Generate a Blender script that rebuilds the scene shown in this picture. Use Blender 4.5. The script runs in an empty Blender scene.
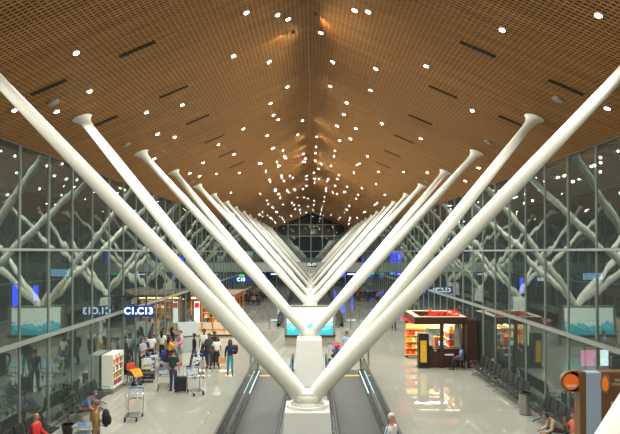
import bpy, bmesh, math, random
from mathutils import Vector, Matrix
random.seed(7)
sc = bpy.context.scene
C = sc.collection
PI = math.pi

# ---------------------------------------------------------------- camera, world, exposure
CAM = (0.10, 0.0, 5.90)
cam_d = bpy.data.cameras.new('camera'); cam = bpy.data.objects.new('camera', cam_d); C.objects.link(cam)
cam.location = CAM
FPX, PITCH = 590.0, 0.006
cam_d.sensor_fit = 'HORIZONTAL'; cam_d.sensor_width = 36.0
cam_d.lens = 36.0 * FPX / 620.0
cam.rotation_euler = (PI / 2 + PITCH, 0, 0)
# horizon sits 35 px under the picture's middle: part pitch, part shift; vanishing point at x = 311.5
cam_d.shift_y = (35.0 - FPX * math.tan(PITCH)) / 620.0
cam_d.shift_x = -1.5 / 620.0
cam_d.clip_start = 0.1; cam_d.clip_end = 400
sc.camera = cam
sc.view_settings.view_transform = 'Standard'; sc.view_settings.look = 'None'
sc.view_settings.gamma = 1; sc.view_settings.use_curve_mapping = False
sc.view_settings.exposure = 0.0
LENS_GLOW = 100.0; LAMP_W = 250.0
w = bpy.data.worlds.new('night_sky'); sc.world = w; w.use_nodes = True
w.node_tree.nodes['Background'].inputs[0].default_value = (0.020, 0.032, 0.040, 1)
w.node_tree.nodes['Background'].inputs[1].default_value = 1.0

# ---------------------------------------------------------------- dimensions
W = 8.65            # half width of the hall
RIDGE = 12.80; SLOPE = 0.43
Y0, Y1 = -12.0, 103.0
MULL0, MULLP = 17.68, 1.95
def roof(x): return RIDGE - SLOPE * abs(x)

# ---------------------------------------------------------------- materials
def S(r, g, b):
    f = lambda c: (c / 255 / 12.92) if c / 255 <= 0.04045 else ((c / 255 + 0.055) / 1.055) ** 2.4
    return (f(r), f(g), f(b), 1)
MATS = {}
def mat(name, col, rough=0.5, metal=0.0, emit=None, estr=0.0, noise=0.0, nscale=8.0, spec=0.5, bump=0.0, trans=0.0):
    if name in MATS: return MATS[name]
    m = bpy.data.materials.new(name); m.use_nodes = True
    nt = m.node_tree; b = nt.nodes['Principled BSDF']
    b.inputs['Base Color'].default_value = col
    b.inputs['Roughness'].default_value = rough; b.inputs['Metallic'].default_value = metal
    b.inputs['Specular IOR Level'].default_value = spec
    b.inputs['Transmission Weight'].default_value = trans
    if emit:
        b.inputs['Emission Color'].default_value = emit; b.inputs['Emission Strength'].default_value = estr
    if noise or bump:
        tc = nt.nodes.new('ShaderNodeTexCoord'); n = nt.nodes.new('ShaderNodeTexNoise')
        n.inputs['Scale'].default_value = nscale; n.inputs['Detail'].default_value = 4
        nt.links.new(tc.outputs['Object'], n.inputs['Vector'])
        if noise:
            r = nt.nodes.new('ShaderNodeMapRange')
            r.inputs['To Min'].default_value = 1 - noise; r.inputs['To Max'].default_value = 1 + noise
            nt.links.new(n.outputs['Fac'], r.inputs['Value'])
            mx = nt.nodes.new('ShaderNodeVectorMath'); mx.operation = 'SCALE'
            mx.inputs[0].default_value = col[:3]
            nt.links.new(r.outputs['Result'], mx.inputs['Scale'])
            nt.links.new(mx.outputs['Vector'], b.inputs['Base Color'])
        if bump:
            bp = nt.nodes.new('ShaderNodeBump'); bp.inputs['Strength'].default_value = bump
            nt.links.new(n.outputs['Fac'], bp.inputs['Height']); nt.links.new(bp.outputs['Normal'], b.inputs['Normal'])
    MATS[name] = m
    return m

WHITE = mat('white_paint', S(232, 230, 216), 0.38, noise=0.03, nscale=2)
PEDW = mat('white_pedestal_paint', S(242, 242, 234), 0.5, noise=0.04, nscale=1.5)
ALU = mat('aluminium', S(140, 147, 139), 0.4, 0.3)
ALUD = mat('dark_aluminium', S(70, 76, 72), 0.4, 0.5)
STEEL = mat('brushed_steel', S(170, 172, 168), 0.28, 0.9, noise=0.08, nscale=20)
CHROME = mat('chrome', S(205, 207, 205), 0.15, 1.0)
BLACK = mat('black_vinyl', S(28, 30, 30), 0.45, noise=0.2, nscale=30)
RUBBER = mat('black_rubber', S(20, 22, 22), 0.5)
BACKING = mat('dark_backing', S(16, 10, 6), 0.95, spec=0.1)
BROWN = mat('dark_brown_laminate', S(62, 36, 26), 0.45, noise=0.12, nscale=4)
CREAM = mat('cream_laminate', S(226, 204, 172), 0.5)
ORANGE = mat('orange_paint', S(236, 128, 30), 0.5, noise=0.05)
RED = mat('red_plastic', S(210, 40, 28), 0.4)
BLUEP = mat('blue_plastic', S(40, 105, 190), 0.4)
NAVY = mat('navy_sign_face', S(18, 52, 118), 0.4, emit=S(14, 50, 120), estr=0.6)
LETTER = mat('lit_lettering', S(240, 245, 250), 0.4, emit=(0.9, 0.96, 1, 1), estr=1.3)
GREENE = mat('lit_green_sign', S(10, 170, 90), 0.4, emit=S(20, 210, 110), estr=1.2)
WARM = mat('warm_strip_light', S(255, 210, 120), 0.4, emit=(1, 0.72, 0.3, 1), estr=5.0)
WARMLAMP = mat('warm_lamp_lens', S(255, 210, 120), 0.4, emit=(1, 0.78, 0.42, 1), estr=4.0)
LENS = mat('downlight_lens', (1, 1, 1, 1), 0.4, emit=(0.95, 0.97, 1, 1), estr=LENS_GLOW)
LENSB = mat('cool_downlight_lens', (1, 1, 1, 1), 0.4, emit=(0.8, 0.9, 1, 1), estr=60)
BLUEL = mat('blue_light', S(10, 20, 200), 0.4, emit=(0.02, 0.05, 1, 1), estr=4.0)
CYANL = mat('cyan_light', S(60, 200, 220), 0.4, emit=(0.3, 0.6, 1, 1), estr=.7)
SCREENW = mat('bright_screen', S(200, 220, 230), 0.4, emit=(0.75, 0.9, 1, 1), estr=2.0)
CONC = mat('grey_concrete', S(120, 124, 118), 0.8, noise=0.12, nscale=1)
ASPH = mat('dark_apron', S(70, 74, 72), 0.7, noise=0.2, nscale=0.6)
DARKW = mat('dark_facade', S(60, 66, 68), 0.5, noise=0.3, nscale=0.5)
SKIN = mat('skin', S(176, 124, 92), 0.55)
SKIND = mat('darker_skin', S(122, 78, 54), 0.55)
SKINL = mat('pale_skin', S(214, 158, 128), 0.55)
GLASSP = None

def nodes_mat(name):
    m = bpy.data.materials.new(name); m.use_nodes = True; MATS[name] = m
    return m, m.node_tree, m.node_tree.nodes['Principled BSDF']

def curtain_glass():
    m, nt, b = nodes_mat('curtain_glass'); nt.nodes.remove(b)
    out = nt.nodes['Material Output']
    tr = nt.nodes.new('ShaderNodeBsdfTransparent'); tr.inputs[0].default_value = (0.50, 0.60, 0.56, 1)
    gl = nt.nodes.new('ShaderNodeBsdfGlossy'); gl.inputs['Roughness'].default_value = 0.015
    gl.inputs['Color'].default_value = (0.82, 0.95, 0.90, 1)
    mx = nt.nodes.new('ShaderNodeMixShader')
    geo = nt.nodes.new('ShaderNodeNewGeometry')
    # two-sided Schlick reflectance of coated double glazing
    def M_(op, a, b):
        n_ = nt.nodes.new('ShaderNodeMath'); n_.operation = op
        for i_, v_ in enumerate((a, b)):
            if v_ is None: continue
            if isinstance(v_, (int, float)): n_.inputs[i_].default_value = v_
            else: nt.links.new(v_, n_.inputs[i_])
        return n_.outputs[0]
    dt = nt.nodes.new('ShaderNodeVectorMath'); dt.operation = 'DOT_PRODUCT'
    nt.links.new(geo.outputs['Normal'], dt.inputs[0]); nt.links.new(geo.outputs['Incoming'], dt.inputs[1])
    c_ = M_('ABSOLUTE', dt.outputs['Value'], None)
    refl = M_('ADD', M_('MULTIPLY', M_('POWER', M_('SUBTRACT', 1.0, c_), 5.0), 0.83), 0.17)
    mp = nt.nodes.new('ShaderNodeMapping'); mp.inputs['Scale'].default_value = (1, 0.75, 0.45)
    n = nt.nodes.new('ShaderNodeTexNoise'); n.inputs['Scale'].default_value = 1.0; n.inputs['Detail'].default_value = 1
    bp = nt.nodes.new('ShaderNodeBump'); bp.inputs['Strength'].default_value = 1.0; bp.inputs['Distance'].default_value = 0.0045
    L = nt.links.new
    L(geo.outputs['Position'], mp.inputs['Vector']); L(mp.outputs[0], n.inputs['Vector']); L(n.outputs['Fac'], bp.inputs['Height'])
    L(bp.outputs[0], gl.inputs['Normal']); L(refl, mx.inputs[0])
    df = nt.nodes.new('ShaderNodeBsdfDiffuse'); df.inputs[0].default_value = (0.34, 0.42, 0.38, 1)   # grey-green haze put into the panes as a diffuse share
    m2 = nt.nodes.new('ShaderNodeMixShader'); m2.inputs[0].default_value = 0.09
    L(tr.outputs[0], m2.inputs[1]); L(df.outputs[0], m2.inputs[2])
    L(m2.outputs[0], mx.inputs[1]); L(gl.outputs[0], mx.inputs[2]); L(mx.outputs[0], out.inputs['Surface'])
    return m
GLASS = curtain_glass()
def bal_glass():
    m, nt, b = nodes_mat('balustrade_glass'); nt.nodes.remove(b)
    out = nt.nodes['Material Output']
    tr = nt.nodes.new('ShaderNodeBsdfTransparent'); tr.inputs[0].default_value = (0.72, 0.82, 0.78, 1)
    gl = nt.nodes.new('ShaderNodeBsdfGlossy'); gl.inputs['Roughness'].default_value = 0.03
    fr = nt.nodes.new('ShaderNodeFresnel'); fr.inputs['IOR'].default_value = 1.6
    mx = nt.nodes.new('ShaderNodeMixShader'); L = nt.links.new
    L(fr.outputs[0], mx.inputs[0]); L(tr.outputs[0], mx.inputs[1]); L(gl.outputs[0], mx.inputs[2]); L(mx.outputs[0], out.inputs['Surface'])
    return m
BGLASS = bal_glass()

def floor_mat():
    m, nt, b = nodes_mat('polished_granite'); L = nt.links.new
    geo = nt.nodes.new('ShaderNodeNewGeometry')
    br = nt.nodes.new('ShaderNodeTexBrick'); br.offset = 0.0
    br.inputs['Scale'].default_value = 1.0; br.inputs['Brick Width'].default_value = 0.9; br.inputs['Row Height'].default_value = 0.9
    br.inputs['Mortar Size'].default_value = 0.008; br.inputs['Bias'].default_value = 0
    br.inputs['Color1'].default_value = S(160, 160, 149); br.inputs['Color2'].default_value = S(156, 156, 145)
    br.inputs['Mortar'].default_value = S(142, 141, 130)
    n = nt.nodes.new('ShaderNodeTexNoise'); n.inputs['Scale'].default_value = 14; n.inputs['Detail'].default_value = 6
    n2 = nt.nodes.new('ShaderNodeTexNoise'); n2.inputs['Scale'].default_value = 0.5; n2.inputs['Detail'].default_value = 3
    mr = nt.nodes.new('ShaderNodeMapRange'); mr.inputs['To Min'].default_value = 0.90; mr.inputs['To Max'].default_value = 1.08
    sc_ = nt.nodes.new('ShaderNodeVectorMath'); sc_.operation = 'SCALE'
    L(geo.outputs['Position'], br.inputs['Vector']); L(geo.outputs['Position'], n.inputs['Vector']); L(geo.outputs['Position'], n2.inputs['Vector'])
    L(n.outputs['Fac'], mr.inputs['Value']); L(br.outputs['Color'], sc_.inputs[0]); L(mr.outputs[0], sc_.inputs['Scale'])
    L(sc_.outputs[0], b.inputs['Base Color'])
    mr2 = nt.nodes.new('ShaderNodeMapRange'); mr2.inputs['To Min'].default_value = 0.012; mr2.inputs['To Max'].default_value = 0.04
    L(n2.outputs['Fac'], mr2.inputs['Value']); L(mr2.outputs[0], b.inputs['Roughness'])
    bp = nt.nodes.new('ShaderNodeBump'); bp.inputs['Strength'].default_value = 0.25; bp.inputs['Distance'].default_value = 0.004
    n3 = nt.nodes.new('ShaderNodeTexNoise'); n3.inputs['Scale'].default_value = 2.5
    L(geo.outputs['Position'], n3.inputs['Vector']); L(n3.outputs['Fac'], bp.inputs['Height']); L(bp.outputs[0], b.inputs['Normal'])
    return m
FLOOR = floor_mat()

def wood_mat():
    m, nt, b = nodes_mat('ceiling_slat_wood'); L = nt.links.new
    geo = nt.nodes.new('ShaderNodeNewGeometry')
    mp = nt.nodes.new('ShaderNodeMapping'); mp.inputs['Scale'].default_value = (0.35, 8.0, 0.35)
    n = nt.nodes.new('ShaderNodeTexNoise'); n.inputs['Scale'].default_value = 1.0; n.inputs['Detail'].default_value = 3
    cr = nt.nodes.new('ShaderNodeValToRGB')
    cr.color_ramp.elements[0].position = 0.3; cr.color_ramp.elements[0].color = S(142, 95, 42)
    cr.color_ramp.elements[1].position = 0.72; cr.color_ramp.elements[1].color = S(174, 122, 58)
    L(geo.outputs['Position'], mp.inputs['Vector']); L(mp.outputs[0], n.inputs['Vector']); L(n.outputs['Fac'], cr.inputs[0])
    L(cr.outputs[0], b.inputs['Base Color']); b.inputs['Roughness'].default_value = 0.6
    return m
WOOD = wood_mat()

def belt_mat():
    m, nt, b = nodes_mat('travelator_belt'); L = nt.links.new
    geo = nt.nodes.new('ShaderNodeNewGeometry')
    br = nt.nodes.new('ShaderNodeTexBrick'); br.offset = 0
    br.inputs['Brick Width'].default_value = 0.45; br.inputs['Row Height'].default_value = 0.4; br.inputs['Scale'].default_value = 1
    br.inputs['Mortar Size'].default_value = 0.02
    br.inputs['Color1'].default_value = S(48, 52, 47); br.inputs['Color2'].default_value = S(46, 50, 45); br.inputs['Mortar'].default_value = S(39, 43, 39)
    L(geo.outputs['Position'], br.inputs['Vector']); L(br.outputs['Color'], b.inputs['Base Color'])
    b.inputs['Roughness'].default_value = 0.55; b.inputs['Metallic'].default_value = 0.2
    return m
BELT = belt_mat()

def ad_screen():
    # glowing seascape advert: pale sky above a teal sea with light blue shapes
    m, nt, b = nodes_mat('advert_screen'); L = nt.links.new
    tc = nt.nodes.new('ShaderNodeTexCoord'); sep = nt.nodes.new('ShaderNodeSeparateXYZ')
    n = nt.nodes.new('ShaderNodeTexNoise'); n.inputs['Scale'].default_value = 1.6; n.inputs['Detail'].default_value = 5
    mp = nt.nodes.new('ShaderNodeMapping'); mp.inputs['Scale'].default_value = (1, 1, 2.2)
    L(tc.outputs['Object'], mp.inputs[0]); L(mp.outputs[0], n.inputs['Vector']); L(tc.outputs['Object'], sep.inputs[0])
    ad = nt.nodes.new('ShaderNodeMath'); ad.operation = 'MULTIPLY_ADD'; ad.inputs[1].default_value = 0.55
    L(sep.outputs['Z'], ad.inputs[0])
    s2 = nt.nodes.new('ShaderNodeMath'); s2.operation = 'MULTIPLY'; s2.inputs[1].default_value = 0.9
    L(n.outputs['Fac'], s2.inputs[0]); L(s2.outputs[0], ad.inputs[2])
    cr = nt.nodes.new('ShaderNodeValToRGB'); e = cr.color_ramp.elements
    e[0].position = 0.04; e[0].color = S(20, 170, 190)
    e[1].position = 0.9; e[1].color = S(235, 245, 225)
    for p, c in ((0.17, S(60, 170, 160)), (0.25, S(120, 225, 245)), (0.31, S(40, 160, 175)), (0.38, S(150, 225, 225)), (0.43, S(240, 250, 235))):
        x = e.new(p); x.color = c
    L(ad.outputs[0], cr.inputs[0]); L(cr.outputs[0], b.inputs['Emission Color']); b.inputs['Emission Strength'].default_value = 1.8
    b.inputs['Base Color'].default_value = (0.02, 0.02, 0.02, 1); b.inputs['Roughness'].default_value = 0.2
    return m
ADS = ad_screen()

def goods_mat(name, cols):
    return [mat(name + str(i), c, 0.5) for i, c in enumerate(cols)]
GOODS = goods_mat('packet_', [S(214, 60, 40), S(235, 180, 50), S(240, 235, 220), S(240, 130, 40), S(60, 90, 150), S(190, 40, 70), S(90, 60, 40), S(80, 150, 80)])

# ---------------------------------------------------------------- mesh helpers
def box(bm, c, s, rz=0, rx=0, ry=0, origin=None):
    M = Matrix.Translation(c) @ Matrix.Rotation(rz, 4, 'Z') @ Matrix.Rotation(ry, 4, 'Y') @ Matrix.Rotation(rx, 4, 'X') @ Matrix.Diagonal((s[0], s[1], s[2], 1))
    bmesh.ops.create_cube(bm, size=1, matrix=M)
def bx(bm, x0, x1, y0, y1, z0, z1):
    box(bm, ((x0 + x1) / 2, (y0 + y1) / 2, (z0 + z1) / 2), (abs(x1 - x0), abs(y1 - y0), abs(z1 - z0)))
def frame_of(d):
    d = d.normalized(); a = Vector((0, 0, 1)) if abs(d.z) < 0.9 else Vector((1, 0, 0))
    u = d.cross(a).normalized(); return u, d.cross(u).normalized()
def tube(bm, pts, r, seg=8, cap=True):
    pts = [Vector(p) for p in pts]; n = len(pts)
    rs = r if isinstance(r, (list, tuple)) else [r] * n
    rings = []; u0 = None
    for i, p in enumerate(pts):
        d = (pts[min(i + 1, n - 1)] - pts[max(i - 1, 0)])
        if d.length < 1e-9: d = Vector((0, 0, 1))
        u, v = frame_of(d)
        if u0 is not None:
            dn = d.normalized(); u = (u0 - dn * u0.dot(dn))
            u = u.normalized() if u.length > 1e-6 else frame_of(d)[0]
            v = dn.cross(u)
        u0 = u
        rings.append([bm.verts.new(p + (u * math.cos(2 * PI * k / seg) + v * math.sin(2 * PI * k / seg)) * rs[i]) for k in range(seg)])
    for a, b in zip(rings, rings[1:]):
        for k in range(seg):
            bm.faces.new((a[k], a[(k + 1) % seg], b[(k + 1) % seg], b[k]))
    if cap:
        bm.faces.new(rings[0][::-1]); bm.faces.new(rings[-1])
def cyl(bm, c, r, h, seg=20, r2=None):
    tube(bm, [c, (c[0], c[1], c[2] + h)], [r, r if r2 is None else r2], seg)
def ball(bm, c, s, sub=2):
    bmesh.ops.create_icosphere(bm, subdivisions=sub, radius=1, matrix=Matrix.Translation(c) @ Matrix.Diagonal((s[0], s[1], s[2], 1)))
def poly(bm, pts, ext):
    ext = Vector(ext); a = [bm.verts.new(p) for p in pts]; b = [bm.verts.new(Vector(p) + ext) for p in pts]
    bm.faces.new(a); bm.faces.new(b[::-1]); n = len(pts)
    for i in range(n): bm.faces.new((a[i], b[i], b[(i + 1) % n], a[(i + 1) % n]))
def obj(name, bm, m, parent=None, smooth=False, bevel=0, link=True, loc=None):
    bmesh.ops.recalc_face_normals(bm, faces=bm.faces)
    me = bpy.data.meshes.new(name); bm.to_mesh(me); bm.free()
    for x in (m if isinstance(m, (list, tuple)) else [m]): me.materials.append(x)
    if smooth:
        for p in me.polygons: p.use_smooth = True
        try: me.set_sharp_from_angle(angle=0.7)
        except Exception: pass
    o = bpy.data.objects.new(name, me)
    if link: C.objects.link(o)
    if parent: o.parent = parent
    if loc: o.location = loc
    if bevel:
        b = o.modifiers.new('bevel', 'BEVEL'); b.width = bevel; b.segments = 2; b.limit_method = 'ANGLE'
    return o
B = bmesh.new
def P(name, m, parent, fn, **k):
    bm = B(); fn(bm); return obj(name, bm, m, parent, **k)
def thing(name, label, cat, loc=(0, 0, 0), rz=0, group=None):
    o = bpy.data.objects.new(name, None); C.objects.link(o); o.location = loc; o.rotation_euler = (0, 0, rz)
    o.empty_display_size = 0.2
    return tag(o, label, cat, group)
def tag(o, label, cat, group=None):
    o['label'] = label; o['category'] = cat
    if group: o['group'] = group
    return o
def struct(name, bm, m, parent=None, **k):
    o = obj(name, bm, m, parent, **k)
    if not parent: o['kind'] = 'structure'
    return o
def kids(o): return [c for c in CH.get(o.name, [])]
def copy_tree(o, parent=None):
    c = o.copy(); C.objects.link(c); c.parent = parent
    for ch in list(o.children): copy_tree(ch, c)
    return c
def dup(o, loc, rz=0, label=None, group=None):
    c = copy_tree(o); c.location = loc; c.rotation_euler = (0, 0, rz)
    if label: c['label'] = label
    if group: c['group'] = group
    return c
def text(name, s, size, m, parent, loc, rot, align='CENTER', ext=0.006, bold=0.0, sx=1.0):
    cu = bpy.data.curves.new(name, 'FONT'); cu.body = s; cu.size = size; cu.extrude = ext; cu.offset = bold
    cu.align_x = align; cu.align_y = 'CENTER'; cu.materials.append(m)
    o = bpy.data.objects.new(name, cu); C.objects.link(o); o.parent = parent
    dg = bpy.context.evaluated_depsgraph_get(); dg.update()
    me = bpy.data.meshes.new_from_object(o.evaluated_get(dg)); bpy.data.objects.remove(o); bpy.data.curves.remove(cu)
    o = bpy.data.objects.new(name, me); C.objects.link(o); o.parent = parent
    if not me.materials: me.materials.append(m)
    o.location = loc; o.rotation_euler = rot; o.scale = (sx, 1, 1)
    return o

# ================================================================= STRUCTURE
bm = B(); bx(bm, -W - 0.2, W + 0.2, Y0, Y1 + 2, -0.3, 0)
struct('floor', bm, FLOOR)
bm = B(); bx(bm, -60, -W - 0.2, Y0 - 10, 130, -0.4, -0.1); bx(bm, W + 0.2, 60, Y0 - 10, 130, -0.4, -0.1)
struct('trim_1', bm, ASPH)          # ground outside the glass
for sx, side in ((-1, 'left'), (1, 'right')):
    bm = B(); bx(bm, sx * 24, sx * 24.4, Y0 - 5, 125, -0.1, 11)
    for z in (0.3, 3.6, 7.2, 10.6): bx(bm, sx * 23.7, sx * 24, Y0 - 5, 125, z, z + 0.3)
    for i in range(28): bx(bm, sx * 23.75, sx * 24, Y0 + i * 5, Y0 + i * 5 + 0.3, -0.1, 11)
    struct('wall_outer_' + side, bm, DARKW)

# slatted ceiling
bm = B()
for sx in (-1, 1):
    a = [(0, Y0, RIDGE + 0.22), (sx * (W + 0.5), Y0, roof(W + 0.5) + 0.22), (sx * (W + 0.5), Y0, roof(W + 0.5) + 0.34), (0, Y0, RIDGE + 0.34)]
    poly(bm, a, (0, Y1 - Y0, 0))
ceil = struct('ceiling', bm, BACKING)
ang = math.atan(SLOPE); L_ = W / math.cos(ang)
for sx in (-1, 1):
    bm = B()
    y = -2.0
    while y < Y1:
        xm = W / 2 * sx
        box(bm, (xm, y, roof(xm) + 0.008), (L_, 0.058, 0.012), ry=sx * ang)
        y += 0.112
    x = 0.12
    while x < W:
        box(bm, (sx * x, (Y1 - 2) / 2, roof(x) + 0.012), (0.034, Y1 + 2, 0.010), ry=sx * ang)
        x += 0.118
    obj('slat_panel', bm, WOOD, ceil)
bm = B(); bx(bm, -0.02, 0.02, -2, Y1, RIDGE - 0.01, RIDGE + 0.06)
obj('ridge_strip', bm, WOOD, ceil)

# glass side walls: one mesh of panes, each mullion and transom a part
mulls = [MULL0 + MULLP * k for k in range(-14, 44)]
for sx, side in ((-1, 'left'), (1, 'right')):
    bm = B(); X = sx * W
    rnd = random.Random(3 + sx)
    for a, b in zip(mulls, mulls[1:]):
        if b > Y1: continue
        for z0, z1 in ((0.12, 3.07), (3.23, 5.92), (6.02, roof(W))):
            t = rnd.uniform(-0.006, 0.006); q = rnd.uniform(-0.004, 0.004)
            v = [bm.verts.new(p) for p in ((X + t, a, z0), (X - t, b, z0), (X - t + q, b, z1), (X + t + q, a, z1))]
            bm.faces.new(v)
    wl = struct('wall_' + side, bm, GLASS)
    first = None
    for y in mulls:
        if y > Y1: continue
        if first is None:
            first = P('mullion', ALU, wl, lambda bm: (bx(bm, X - 0.014, X + 0.014, -0.025, 0.025, 0, roof(W)), bx(bm, X - sx * 0.04, X - sx * 0.014, -0.012, 0.012, 0, roof(W))))
            first.location.y = y
        else:
            c = first.copy(); C.objects.link(c); c.parent = wl; c.location.y = y
    for z0, z1 in ((3.08, 3.21), (5.93, 6.01), (0, 0.13)):
        P('transom', ALU, wl, lambda bm: bx(bm, X - sx * 0.075, X + sx * 0.05, mulls[0], Y1, z0, z1))
    P('eaves_beam', mat('eaves_bronze', S(60, 44, 30), 0.6), wl, lambda bm: bx(bm, X - 0.06, X + 0.06, Y0, Y1, roof(W) - 0.01, roof(W) + 0.2))
    # structural posts outside the glass
    pst = None
    for y in mulls[::3]:
        if y > Y1: continue
        if pst is None:
            pst = P('post', CONC, wl, lambda bm: bx(bm, X + sx * 0.35, X + sx * 0.45, -0.08, 0.08, -0.1, roof(W) - 0.1)); pst.location.y = y + 0.9
        else:
            c = pst.copy(); C.objects.link(c); c.parent = wl; c.location.y = y + 0.9

# far gable wall
bm = B(); v = [bm.verts.new(p) for p in ((-W, Y1, 0), (W, Y1, 0), (W, Y1, roof(W)), (0, Y1, RIDGE), (-W, Y1, roof(W)))]; bm.faces.new(v)
wf = struct('wall_far', bm, GLASS)
for i in range(-4, 5):
    x = i * 2.0; P('mullion', ALU, wf, lambda bm: bx(bm, x - 0.08, x + 0.08, Y1 - 0.15, Y1 + 0.05, 0, roof(x)))
for z in (3.1, 5.95, 8.6, 10.6):
    ww = W if z < roof(W) else (RIDGE - z) / SLOPE
    P('transom', ALU, wf, lambda bm: bx(bm, -ww, ww, Y1 - 0.12, Y1 + 0.05, z, z + 0.14))
bm = B(); bx(bm, -30, 30, 122, 122.5, -0.1, 16)
struct('wall_outer_far', bm, DARKW)

# ================================================================= FOUR-ARMED COLUMNS
def v_column(y, zj, label, near):
    t = thing('branching_column', label, 'column', (0, y, 0), group='white branching columns down the middle')
    seg = 28 if near else 14
    def ped(bm):
        poly(bm, [(-0.70, -0.62, 0), (0.70, -0.62, 0), (0.56, -0.55, zj - 0.22), (-0.56, -0.55, zj - 0.22)], (0, 0.001, 0)) if False else None
        h = zj - 0.22
        a = [bm.verts.new(p) for p in ((-.70, -.66, 0), (.70, -.66, 0), (.70, .66, 0), (-.70, .66, 0))]
        b = [bm.verts.new(p) for p in ((-.55, -.56, h), (.55, -.56, h), (.55, .56, h), (-.55, .56, h))]
        bm.faces.new(a[::-1]); bm.faces.new(b)
        for i in range(4): bm.faces.new((a[i], a[(i + 1) % 4], b[(i + 1) % 4], b[i]))
    P('pedestal', PEDW, t, ped, bevel=0.02)
    P('base_plate', PEDW, t, lambda bm: (cyl(bm, (0, 0, zj - 0.22), 0.52, 0.07, 40), cyl(bm, (0, 0, zj - 0.15), 0.42, 0.06, 40)), smooth=True)
    def joint(bm):
        ball(bm, (0, 0, zj - 0.0), (0.38, 0.36, 0.20), 3); bx(bm, -0.24, 0.24, -0.30, 0.30, zj - 0.12, zj + 0.16)
        for sx in (-1, 1):
            box(bm, (sx * 0.17, -0.0, zj + 0.02), (0.10, 0.62, 0.26), ry=sx * 0.7)
            tube(bm, [(sx * 0.20, -0.34, zj + 0.03), (sx * 0.20, -0.22, zj + 0.03)], 0.07, 16)
    P('joint_casting', WHITE, t, joint, smooth=True, bevel=0.015)
    for sx in (-1, 1):
        for sy in (-1, 1):
            top = Vector((sx * 6.73, sy * 2.8, roof(6.73) - 0.02)); base = Vector((sx * 0.14, sy * 0.10, zj + 0.02))
            d = top - base
            ts = [0, .03, .08, .2, .35, .5, .65, .8, .9, .945]
            rr = [.17, .185, .185, .182, .178, .172, .162, .144, .130, .124]
            arm = P('arm', WHITE, t, lambda bm: tube(bm, [base + d * q for q in ts], rr, seg), smooth=True)
            def capit(bm):
                # flared casting: round neck opening to a long oval plate that follows the roof slope
                n = seg; rows = []
                dn = d.normalized(); u, v = frame_of(dn)
                sl = Vector((sx * math.cos(ang), 0, -math.sin(ang)))
                yv = Vector((0, 1, 0)); up = Vector((sx * math.sin(ang), 0, math.cos(ang)))
                c0 = base + d * 0.93
                ph = 0
                # ring vectors for the plate chosen to match u,v directions
                for q, r in ((0, .128), (.4, .132), (.70, .155), (.90, .22), (1.0, .30)):
                    ring = []
                    c = c0.lerp(top, q)
                    for k in range(n):
                        a = 2 * PI * k / n
                        rd = u * math.cos(a) * r + v * math.sin(a) * r
                        pu = Vector((rd.x, rd.y, 0)); 
                        # project the round section onto the roof plane as q grows
                        pl = rd - up * rd.dot(up)
                        if pl.length > 1e-6: pl = pl.normalized() * r
                        ring.append(bm.verts.new(c + rd.lerp(pl, q * q)))
                    rows.append(ring)
                for a_, b_ in zip(rows, rows[1:]):
                    for k in range(n): bm.faces.new((a_[k], a_[(k + 1) % n], b_[(k + 1) % n], b_[k]))
                bm.faces.new(rows[0][::-1]); bm.faces.new(rows[-1])
            cp = P('capital', WHITE, arm, capit, smooth=True)
    return t
vl = ['white four-armed steel column closest to the viewer, mostly its arm end at the bottom right',
      'white four-armed steel column on a white pedestal, front one between the two moving walkways',
      'white four-armed column on a white pedestal, standing just in front of the lightbox',
      'white four-armed column standing directly behind the lightbox',
      'fourth full white four-armed column counted from the front, past the lightbox',
      'fifth full white four-armed column counted from the front',
      'white four-armed column just before the grey footbridge',
      'white four-armed column just behind the grey footbridge',
      'farthest white four-armed column, next to the dark end wall']
for i, y in enumerate((2.98, 14.75, 26.45, 38.15, 49.85, 61.55, 73.3, 84.95, 96.7)):
    v_column(y, 2.55 if i == 3 else 2.27, vl[i], i < 5)

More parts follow.
